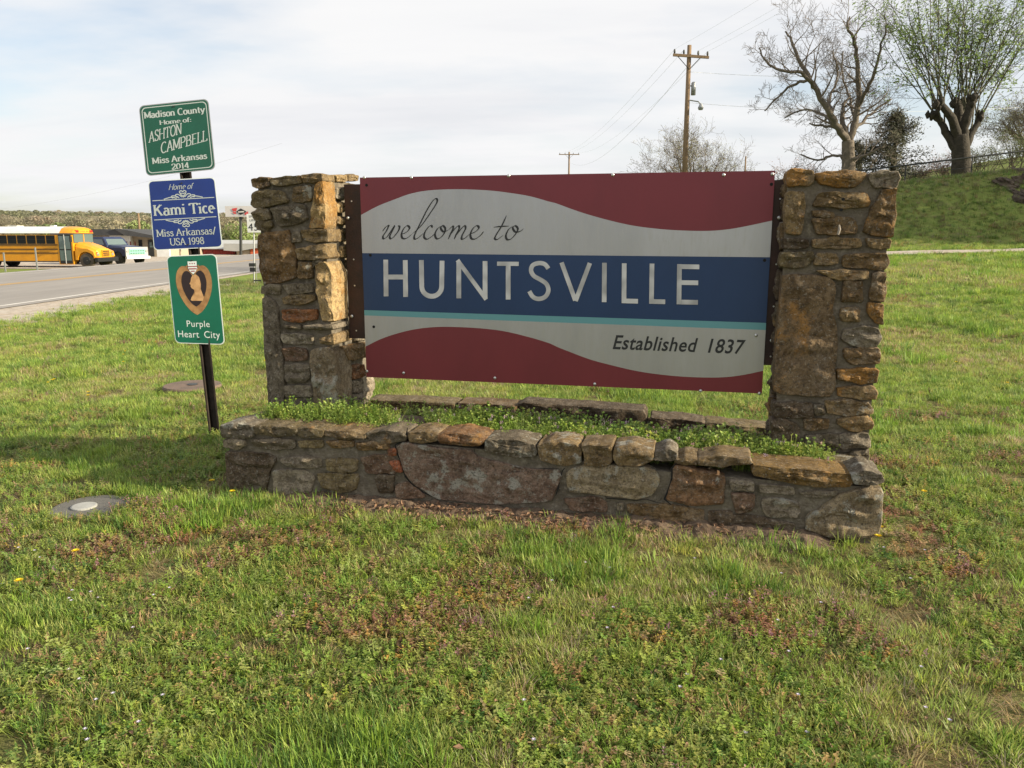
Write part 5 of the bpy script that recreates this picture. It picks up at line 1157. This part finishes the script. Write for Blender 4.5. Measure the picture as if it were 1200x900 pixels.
# ---------------------------------------------------------------- scattered plants and far woods
def scatter(name, protos, P, rot, scl, tint, idx, kind='stuff', label=None, cat=None):
    col = bpy.data.collections.new(name+'_kit')
    for i, o in enumerate(protos): o.name = '%s_%02d' % (name+'_piece', i); col.objects.link(o)
    me = bpy.data.meshes.new(name); n = len(P); me.vertices.add(n); me.vertices.foreach_set('co', np.asarray(P, np.float32).ravel())
    for nm_, ty, arr in (('rot', 'FLOAT_VECTOR', rot), ('scl', 'FLOAT_VECTOR', scl), ('tint', 'FLOAT_COLOR', tint), ('idx', 'INT', idx)):
        a = me.attributes.new(nm_, ty, 'POINT'); a.data.foreach_set({'FLOAT_VECTOR': 'vector', 'FLOAT_COLOR': 'color', 'INT': 'value'}[ty], np.ascontiguousarray(arr).ravel())
    me.update(); o = bpy.data.objects.new(name, me); COL.objects.link(o)
    ng = bpy.data.node_groups.new(name+'_nodes', 'GeometryNodeTree'); ng.interface.new_socket('Geometry', in_out='INPUT', socket_type='NodeSocketGeometry'); ng.interface.new_socket('Geometry', in_out='OUTPUT', socket_type='NodeSocketGeometry')
    N = ng.nodes; L = ng.links; gi = N.new('NodeGroupInput'); go = N.new('NodeGroupOutput'); ip = N.new('GeometryNodeInstanceOnPoints'); ci = N.new('GeometryNodeCollectionInfo')
    ci.inputs['Collection'].default_value = col; ci.inputs['Separate Children'].default_value = True; ci.inputs['Reset Children'].default_value = True; ip.inputs['Pick Instance'].default_value = True
    def at(nm_, ty): q = N.new('GeometryNodeInputNamedAttribute'); q.data_type = ty; q.inputs['Name'].default_value = nm_; return q.outputs['Attribute']
    L.new(gi.outputs[0], ip.inputs['Points']); L.new(ci.outputs[0], ip.inputs['Instance']); L.new(at('idx', 'INT'), ip.inputs['Instance Index']); L.new(at('rot', 'FLOAT_VECTOR'), ip.inputs['Rotation']); L.new(at('scl', 'FLOAT_VECTOR'), ip.inputs['Scale']); L.new(ip.outputs[0], go.inputs[0])
    md = o.modifiers.new('scatter', 'NODES'); md.node_group = ng; return tag(o, label, cat, kind=kind)
def proto(mb, m):
    me = bpy.data.meshes.new('p'); me.from_pydata([tuple(v) for v in mb.v], [], mb.f); me.materials.append(m); me.update(); return bpy.data.objects.new('p', me)
random.seed(99)
def blade(mb, x, y, h, w, lean, az, curl=.6):
    d = Vector((math.cos(az), math.sin(az), 0)); s_ = Vector((-d.y, d.x, 0)); P = []; p = Vector((x, y, -.004))
    for i in range(4):
        t = i/3; P.append((p.copy(), w*(1, .9, .6, .0)[i])); a = lean+curl*t; p = p+(d*math.sin(a)+Vector((0, 0, math.cos(a))))*h/3
    k = [q-s_*ww_/2 for q, ww_ in P[:3]]+[q+s_*ww_/2 for q, ww_ in P[:3]]+[P[3][0]]
    mb.add(k, [(0, 3, 4, 1), (1, 4, 5, 2), (2, 5, 6)])
def grass(n, hmin, hmax, rad, w, lean=.5):
    mb = MB()
    for _ in range(n):
        a = random.uniform(0, 2*PI); r = rad*random.random(); blade(mb, r*math.cos(a), r*math.sin(a), random.uniform(hmin, hmax), w*random.uniform(.7, 1.2), abs(random.gauss(.25, lean*.5)), a+random.uniform(-.9, .9), random.uniform(.1, 1.1))
    return proto(mb, M['plant'])
def leafq(mb, c, d, up, ln, w):
    s_ = d.cross(up).normalized(); mb.add([c, c+d*ln*.5+s_*w/2+up*ln*.06, c+d*ln, c+d*ln*.5-s_*w/2+up*ln*.06], [(0, 1, 2, 3)])
def weed(stems, h, ls, rad, tops=None, droop=.3):
    mb = MB()
    for _ in range(stems):
        a = random.uniform(0, 2*PI); r = rad*math.sqrt(random.random()); p = Vector((r*math.cos(a), r*math.sin(a), 0)); d = (Vector((math.cos(a)*.5, math.sin(a)*.5, 1))+rv(.3)).normalized(); H_ = h*random.uniform(.5, 1.1)
        mb.tube([p, p+d*H_], [.0012, .0008], 3, cap=False)
        for j in range(4):
            c = p+d*H_*(.25+.25*j); b0 = random.uniform(0, PI); L_ = ls*random.uniform(.7, 1.2)*(1.1-.12*j)
            for s_ in (0, PI): u = Vector((math.cos(b0+s_), math.sin(b0+s_), random.uniform(-.2, .6))).normalized(); leafq(mb, c, u, Vector((0, 0, 1)), L_, L_*.7)
        if tops:
            c = p+d*H_
            for j in range(4): u = rv().normalized(); leafq(mb, c, Vector((u.x, u.y, abs(u.z)+.4)).normalized(), Vector((.1, .2, 1)), tops, tops*.7)
    return proto(mb, M['plant'])
def flatleaf(n, ln, w, rad=.0):
    mb = MB()
    for i in range(n):
        a = 2*PI*i/n+random.uniform(-.3, .3); u = Vector((math.cos(a), math.sin(a), random.uniform(.15, .6))).normalized(); leafq(mb, Vector((rad*math.cos(a), rad*math.sin(a), .004)), u, Vector((0, 0, 1)), ln*random.uniform(.7, 1.1), w)
    return proto(mb, M['plant'])
def straw(n):
    mb = MB()
    for _ in range(n):
        a = random.uniform(0, 2*PI); r = .05*random.random(); blade(mb, r*math.cos(a), r*math.sin(a), random.uniform(.03, .07), .0025, random.uniform(1.0, 1.5), random.uniform(0, 2*PI), random.uniform(-.2, .4))
    return proto(mb, M['plant'])
kit = [grass(18, .026, .060, .050, .0042), grass(18, .030, .070, .055, .0046, .7), grass(22, .045, .095, .050, .0050, .6), grass(16, .022, .055, .06, .0042, .9), grass(26, .055, .11, .07, .0054, .7),
       weed(6, .040, .014, .045), weed(5, .052, .018, .045), weed(8, .030, .011, .05), flatleaf(9, .06, .018), straw(14), straw(18), weed(6, .045, .014, .04, .009)]
hb_ = MB()
for q_ in range(3):
    cx_, cy_ = random.uniform(-.04, .04), random.uniform(-.04, .04)
    for w_ in range(9): u = rv().normalized(); leafq(hb_, Vector((cx_+u.x*.004, cy_+u.y*.004, .042+u.z*.012+.01*(q_ % 2))), Vector((u.x, u.y, abs(u.z))).normalized(), Vector((0, .1, 1)), .010, .007)
kit.append(proto(hb_, M['plant']))
def fbm(x, y, s, sd): return noise.noise(Vector((x*s+sd, y*s-sd, sd*.37)))+.5*noise.noise(Vector((x*s*2.1+sd, y*s*2.1, sd)))+.25*noise.noise(Vector((x*s*4.3, y*s*4.3, sd+3)))
def insv(x, y): d = Vector((x, y, 0))-Vector((A.x, A.y, 0)); return d.dot(U), d.dot(V)
def shade_c(c, k): return (c[0]*k, c[1]*k, c[2]*k, 1)
G1 = (.22, .34, .05); G2 = (.32, .42, .08); G3 = (.13, .23, .045); G4 = (.42, .46, .13); WD = (.29, .34, .08); RDW = (.36, .20, .12); ORW = (.42, .30, .14); STR = (.42, .33, .18); BRN = (.17, .11, .065)
pts = []; rots = []; scs = []; tin = []; ids = []
def put(x, y, i, sc, c, hz=1.0, z=None):
    pts.append((x, y, (hgt(x, y) if z is None else z))); rots.append((random.uniform(-.12, .12), random.uniform(-.12, .12), random.uniform(0, 6.283))); scs.append((sc, sc, sc*hz)); tin.append(shade_c((c[0]*random.uniform(.88, 1.12), c[1], c[2]*random.uniform(.8, 1.3)), random.uniform(.62, 1.22))); ids.append(i)
r_ = random.random
def band(y0, y1, dens, sc):
    area = 1.40*(y1*y1-y0*y0)/2+ (y1-y0)*1.0; n = int(area*dens)
    for _ in range(n):
        y = math.sqrt(random.uniform(y0*y0, y1*y1)); x = random.uniform(-.70, .70)*y+random.uniform(-.4, .4)
        if x < -11.7+random.random()**3*-.8+1.0*noise.noise(Vector((y*.7, 3, 1))) and y < 33 or x < -13.6: continue
        s_, v_ = insv(x, y)
        if -.03 < s_ < 3.6 and -.03 < v_ < 1.22: continue
        if (x-lid.x)**2+(y-lid.y)**2 < .036 or (x-lid2.x)**2+(y-lid2.y)**2 < .065: continue
        if x > -1 and abs(y-(24.4-.04*(x-11))) < .62: continue
        dirt = 0
        if .35 < s_ < 3.4 and -.26 < v_ < 0: dirt = ss(-.26, -.05, v_)
        if random.random() < dirt*.82: continue
        a = fbm(x, y, 1.1, 3.1); b_ = fbm(x, y, 1.35, 17.7); c = fbm(x, y, 1.7, 41.3); d = fbm(x, y, .35, 8.8)
        # the weedy, reddish foreground on the right; greener on the left
        redb = .07*ss(-1.0, 1.5, x)+.12*ss(5.0, 3.0, y); red = b_*1.0+redb
        if y > 5.2: red -= .25
        bare = c > .62 or (3.58 < s_ < 3.9 and -.1 < v_ < .9 and c > -.2)
        if bare and random.random() < .3: continue
        r = random.random()
        if 3.58 < s_ < 3.95 and -.1 < v_ < .9 and r_() < .75: put(x, y, random.choice((5, 7, 9, 6)), sc*.9, random.choice((ORW, RDW, WD, G4, STR))); continue
        if bare or (c > .32 and r < .55):
            put(x, y, random.choice((9, 10)), sc, random.choice((STR, STR, ORW, BRN))); continue
        if red > .24 and random.random() < .022: put(x, y, 12, sc, random.choice(((.38, .21, .20), (.34, .19, .19))))
        if red > .30 and r < .25+.5*ss(.3, .8, red):
            put(x, y, random.choice((5, 6, 7, 11)), sc*random.uniform(.8, 1.2), random.choice((RDW, ORW, WD, RDW, BRN, G4, ORW, (.50, .36, .10)))); continue
        if y > 26.3:
            put(x, y, random.choice((0, 1, 3, 9, 2)), sc*random.uniform(.6, 1.2), random.choice(((.20, .28, .07), (.15, .23, .055), (.27, .29, .10), (.28, .24, .12)))); continue
        if a > .05 or y > 7:
            if a > .35 and random.random() < .38: put(x, y, random.choice((2, 4)), sc*random.uniform(.7, 1.15), random.choice((G1, G1, G2, G3)))
            else: put(x, y, random.choice((0, 1, 3, 1, 9) if random.random() < .35 else (0, 1, 3, 1)), sc*random.uniform(.8, 1.25), random.choice((G1, G2, G2, G4, G3, WD) if d < .2 else (G4, STR, WD, G2)))
        else:
            k = random.choice((5, 6, 7, 6, 0, 3, 0, 1, 1, 9, 8, 11)) ; col = random.choice((WD, WD, G4, G2, G1, G3, ORW, G2)) if k != 9 else STR
            if k == 8 and random.random() < .8: k = 7
            put(x, y, k, sc*random.uniform(.8, 1.2), col)
band(1.75, 3.2, 1350, .9); band(3.2, 5.2, 950, .95); band(5.2, 9, 540, 1.1); band(9, 16, 210, 1.5); band(16, 35, 70, 2.3)
scatter('grass', kit, pts, rots, scs, tin, ids)
# planter weeds: pale yellow green with pinkish tops
pts, rots, scs, tin, ids = [], [], [], [], []
wk = [weed(8, .085, .017, .035, .012), weed(7, .11, .019, .03, .014), weed(9, .07, .016, .04, .012), weed(7, .12, .018, .03, .014)]
pk = MB()
for _ in range(9):
    u = rv().normalized(); leafq(pk, Vector((u.x*.006, u.y*.006, .07+u.z*.006)), Vector((u.x, u.y, abs(u.z))).normalized(), Vector((0, .1, 1)), .010, .007)
wk.append(proto(pk, M['plant']))
for _ in range(4600):
    s_ = random.uniform(.13, 3.36); v_ = random.uniform(.13, 1.0)
    if (.0 < s_ < .47 or s_ > 3.05) and v_ > .40: continue
    if v_ > .42+.14*ss(.8, 2.2, s_) and random.random() < .88: continue
    nse = fbm(s_*1.5, v_*1.5, 2.3, 5)
    if nse < -.28: continue
    p = SV(s_, v_, 0); z = walltop(s_)-.03+.04*ss(0, .3, v_)*ss(.8, .5, v_)-.07*ss(.55, .9, v_)
    sc = .84*random.uniform(.45, 1.1)*(1+.45*nse)*(.78+.3*ss(.12, .3, v_))*(1-.5*ss(.5, .75, v_)); i = random.choice((0, 0, 1, 2, 2, 3)); put(p.x, p.y, i, sc, random.choice(((.34, .45, .09), (.42, .50, .13), (.24, .37, .07), (.31, .42, .09))), z=z)
    if random.random() < .07*ss(.4, 1.6, s_) : put(p.x, p.y, 4, 1.0, random.choice(((.45, .30, .33), (.5, .36, .38))), z=z+.02)
scatter('planter_weeds', wk, pts, rots, scs, tin, ids)
# small flowers and leaf litter
def flower_at(px, py, kind):
    p = ground_at(px, py); mb = MB(); n = 16 if kind == 'dandelion' else 6; R_ = .021 if kind == 'dandelion' else .009; z = .055 if kind == 'dandelion' else .035
    mb.tube([p, p+Vector((0, 0, z))], .0015, 4)
    e = empty('dandelion' if kind == 'dandelion' else 'pale_flower', p, None, None)
    mb.build('stem', M['leaf'], e); hb = MB()
    for ring_, tilt in ((1, .35), (.7, .8)):
        for i in range(n):
            a = 2*PI*i/n+ring_; leafq(hb, p+Vector((0, 0, z)), Vector((math.cos(a), math.sin(a), tilt)).normalized(), Vector((0, 0, 1)), R_*ring_, R_*.4)
    hb.build('petals', M['petal'] if kind == 'dandelion' else M['petalw'], e); return e
DL = [((1013, 637), 'yellow dandelion touching the lower right corner of the stone planter'), ((1030, 630), 'yellow dandelion just right of the planter corner'), ((1028, 641), 'small yellow dandelion below the one at the planter corner'), ((1082, 587), 'single yellow dandelion in the grass right of the stone planter'), ((90, 659), 'yellow dandelion alone in the left foreground lawn'), ((273, 587), 'yellow dandelion at the foot of the left end of the planter'), ((249, 574), 'yellow dandelion in the shadow near the left planter corner'),
      ((24, 695), 'dull yellow dandelion near the left edge of the foreground')]
for (x, y), lab in DL: tag(flower_at(x, y, 'dandelion'), lab, 'flower')
for i, (x, y) in enumerate(((145, 420), (147, 416), (179, 417), (145, 429), (57, 454), (62, 451), (104, 466), (104, 470), (311, 428), (64, 320+130), (1120, 430), (1180, 455))):
    tag(flower_at(x, y, 'dandelion'), 'small yellow dandelion in the sunny lawn beyond the signs', 'flower', 'dandelions in the far lawn')
random.seed(4)
for i in range(46):
    x = random.choice((random.uniform(0, 200), random.uniform(600, 1150), random.uniform(600, 1150))); y = random.uniform(640, 880); tag(flower_at(x, y, 'pale'), 'tiny pale lilac flower low in the foreground weeds', 'flower', 'tiny pale flowers in the lawn')
# dead leaves and soil crumbs along the wall foot
random.seed(14); lv = MB(); cl = MB()
for _ in range(900):
    s_ = random.triangular(.2, 3.3, 1.3); v_ = -abs(random.gauss(.03, .09))-.012; p = SV(s_, v_, 0); z = hgt(p.x, p.y)+random.uniform(.004, .03)+.02*ss(-.2, 0, v_); c = Vector((p.x, p.y, z)); a = rv().normalized(); R_ = random.uniform(.008, .022); n_ = (Vector((0, 0, 1))+rv(.7)).normalized(); e1 = n_.orthogonal().normalized(); e1.rotate(Quaternion(n_, random.uniform(0, 6))); e2 = n_.cross(e1)
    lv.add([c-e1*R_, c-e2*R_*.5+n_*R_*.35, c+e1*R_, c+e2*R_*.5+n_*R_*.35, c], [(0, 1, 4), (1, 2, 4), (2, 3, 4), (3, 0, 4)])
for _ in range(150):
    p = ground_at(random.uniform(20, 1180), random.uniform(600, 890)); c = p+Vector((0, 0, random.uniform(.01, .035))); R_ = random.uniform(.008, .018); n_ = (Vector((0, 0, 1))+rv(.6)).normalized(); e1 = n_.orthogonal().normalized(); e1.rotate(Quaternion(n_, random.uniform(0, 6))); e2 = n_.cross(e1)
    lv.add([c-e1*R_, c-e2*R_*.5+n_*R_*.35, c+e1*R_, c+e2*R_*.5+n_*R_*.35, c], [(0, 1, 4), (1, 2, 4), (2, 3, 4), (3, 0, 4)])
lv.build('dead_leaves', M['deadleaf'], kind='stuff')
n = 400; m_ = 14; sb_ = MB()
for i in range(n+1):
    for j in range(m_+1):
        s_ = .25+3.2*i/n; v_ = -.26*(j/m_); p = SV(s_, v_-.001, 0); edge = ss(0, 1, min(j/m_, 1))
        z = hgt(p.x, p.y)+(.045*(1-j/m_)**1.5+.018*noise.noise(Vector((s_*9, v_*14, 0)))+.012*noise.noise(Vector((s_*31, v_*31, 5)))+.004)*ss(.25, .5, s_)*ss(3.45, 3.2, s_)-.02*(j/m_)**3-.015*(1-ss(.25, .5, s_)*ss(3.45, 3.2, s_)); sb_.v.append((p.x, p.y, z))
for i in range(n):
    for j in range(m_): q = i*(m_+1)+j; sb_.f.append((q, q+1, q+m_+2, q+m_+1)); sb_.m.append(0)
sb_.build('soil_strip', M['soil'], smooth=True, kind='structure')
# woods on the far ridge
random.seed(8)
def crown(kind):
    mb = MB(); mb.tube([(0, 0, -1), (0, 0, 4)], [.25, .12], 5)
    for _ in range(260 if kind != 'bare' else 170):
        a = random.uniform(0, 2*PI); f = random.random(); R_ = 3.1*math.sin(PI*min(.98, .12+.88*f))**.6*math.sqrt(random.random()); c = Vector((R_*math.cos(a), R_*math.sin(a), 2.2+6.5*f)); q = rv().normalized()*(.8 if kind != 'bare' else .8); b_ = q.orthogonal().normalized()*(.55 if kind != 'bare' else .28)
        mb.add([c-q*.5, c+b_*.5, c+q*.5, c-b_*.5], [(0, 1, 2, 3)])
    if kind == 'bare':
        for _ in range(16): a = random.uniform(0, 2*PI); mb.tube([(0, 0, random.uniform(1.5, 4)), (2.3*math.cos(a), 2.3*math.sin(a), random.uniform(5, 9))], [.1, .03], 3, cap=False)
    return proto(mb, M['plant'])
fk = [crown('full'), crown('full'), crown('bare'), crown('bare')]
pts, rots, scs, tin, ids = [], [], [], [], []
for _ in range(6200):
    y = random.uniform(300, 640); x = random.uniform(-1.0, .9)*y if random.random() < .25 else random.uniform(-.78, -.15)*y
    nse = fbm(x, y, .012, 5.5); green = nse > .22
    bare = not green; c = random.choice(((.17, .195, .12), (.20, .22, .13), (.26, .29, .14))) if green else random.choice(((.36, .31, .22), (.32, .28, .21), (.38, .33, .22), (.30, .31, .18), (.36, .27, .20)))
    pts.append((x, y, hgt(x, y))); k = random.uniform(.7, 1.2)*(1.0 if green else .92); rots.append((0, 0, random.uniform(0, 6.28))); scs.append((k*1.2, k*1.2, k)); tin.append(shade_c(tuple(.55*v+.45*w for v, w in zip(c, (.29, .27, .19))), random.uniform(.92, 1.08))); ids.append(random.choice((0, 1)) if green else random.choice((2, 3, 0)))  # tints paled toward one tone: distance haze put into the colour
for _ in range(500):     # nearer pale green and brown trees behind the sheds
    y = random.uniform(150, 240); x = random.uniform(-.50, -.30)*y if random.random() < .6 else random.uniform(-.9, -.25)*y; k = random.uniform(.45, .62)
    pts.append((x, y, hgt(x, y)-.5)); rots.append((0, 0, random.uniform(0, 6.28))); scs.append((k*1.3, k*1.3, k)); c = random.choice(((.27, .34, .12), (.24, .29, .12), (.34, .30, .20), (.32, .29, .18))); tin.append(shade_c(c, random.uniform(.8, 1.2))); ids.append(random.choice((0, 1, 2)))
scatter('far_woods', fk, pts, rots, scs, tin, ids)
print('objects', len(bpy.data.objects), 'tris', sum(len(m.polygons) for m in bpy.data.meshes))
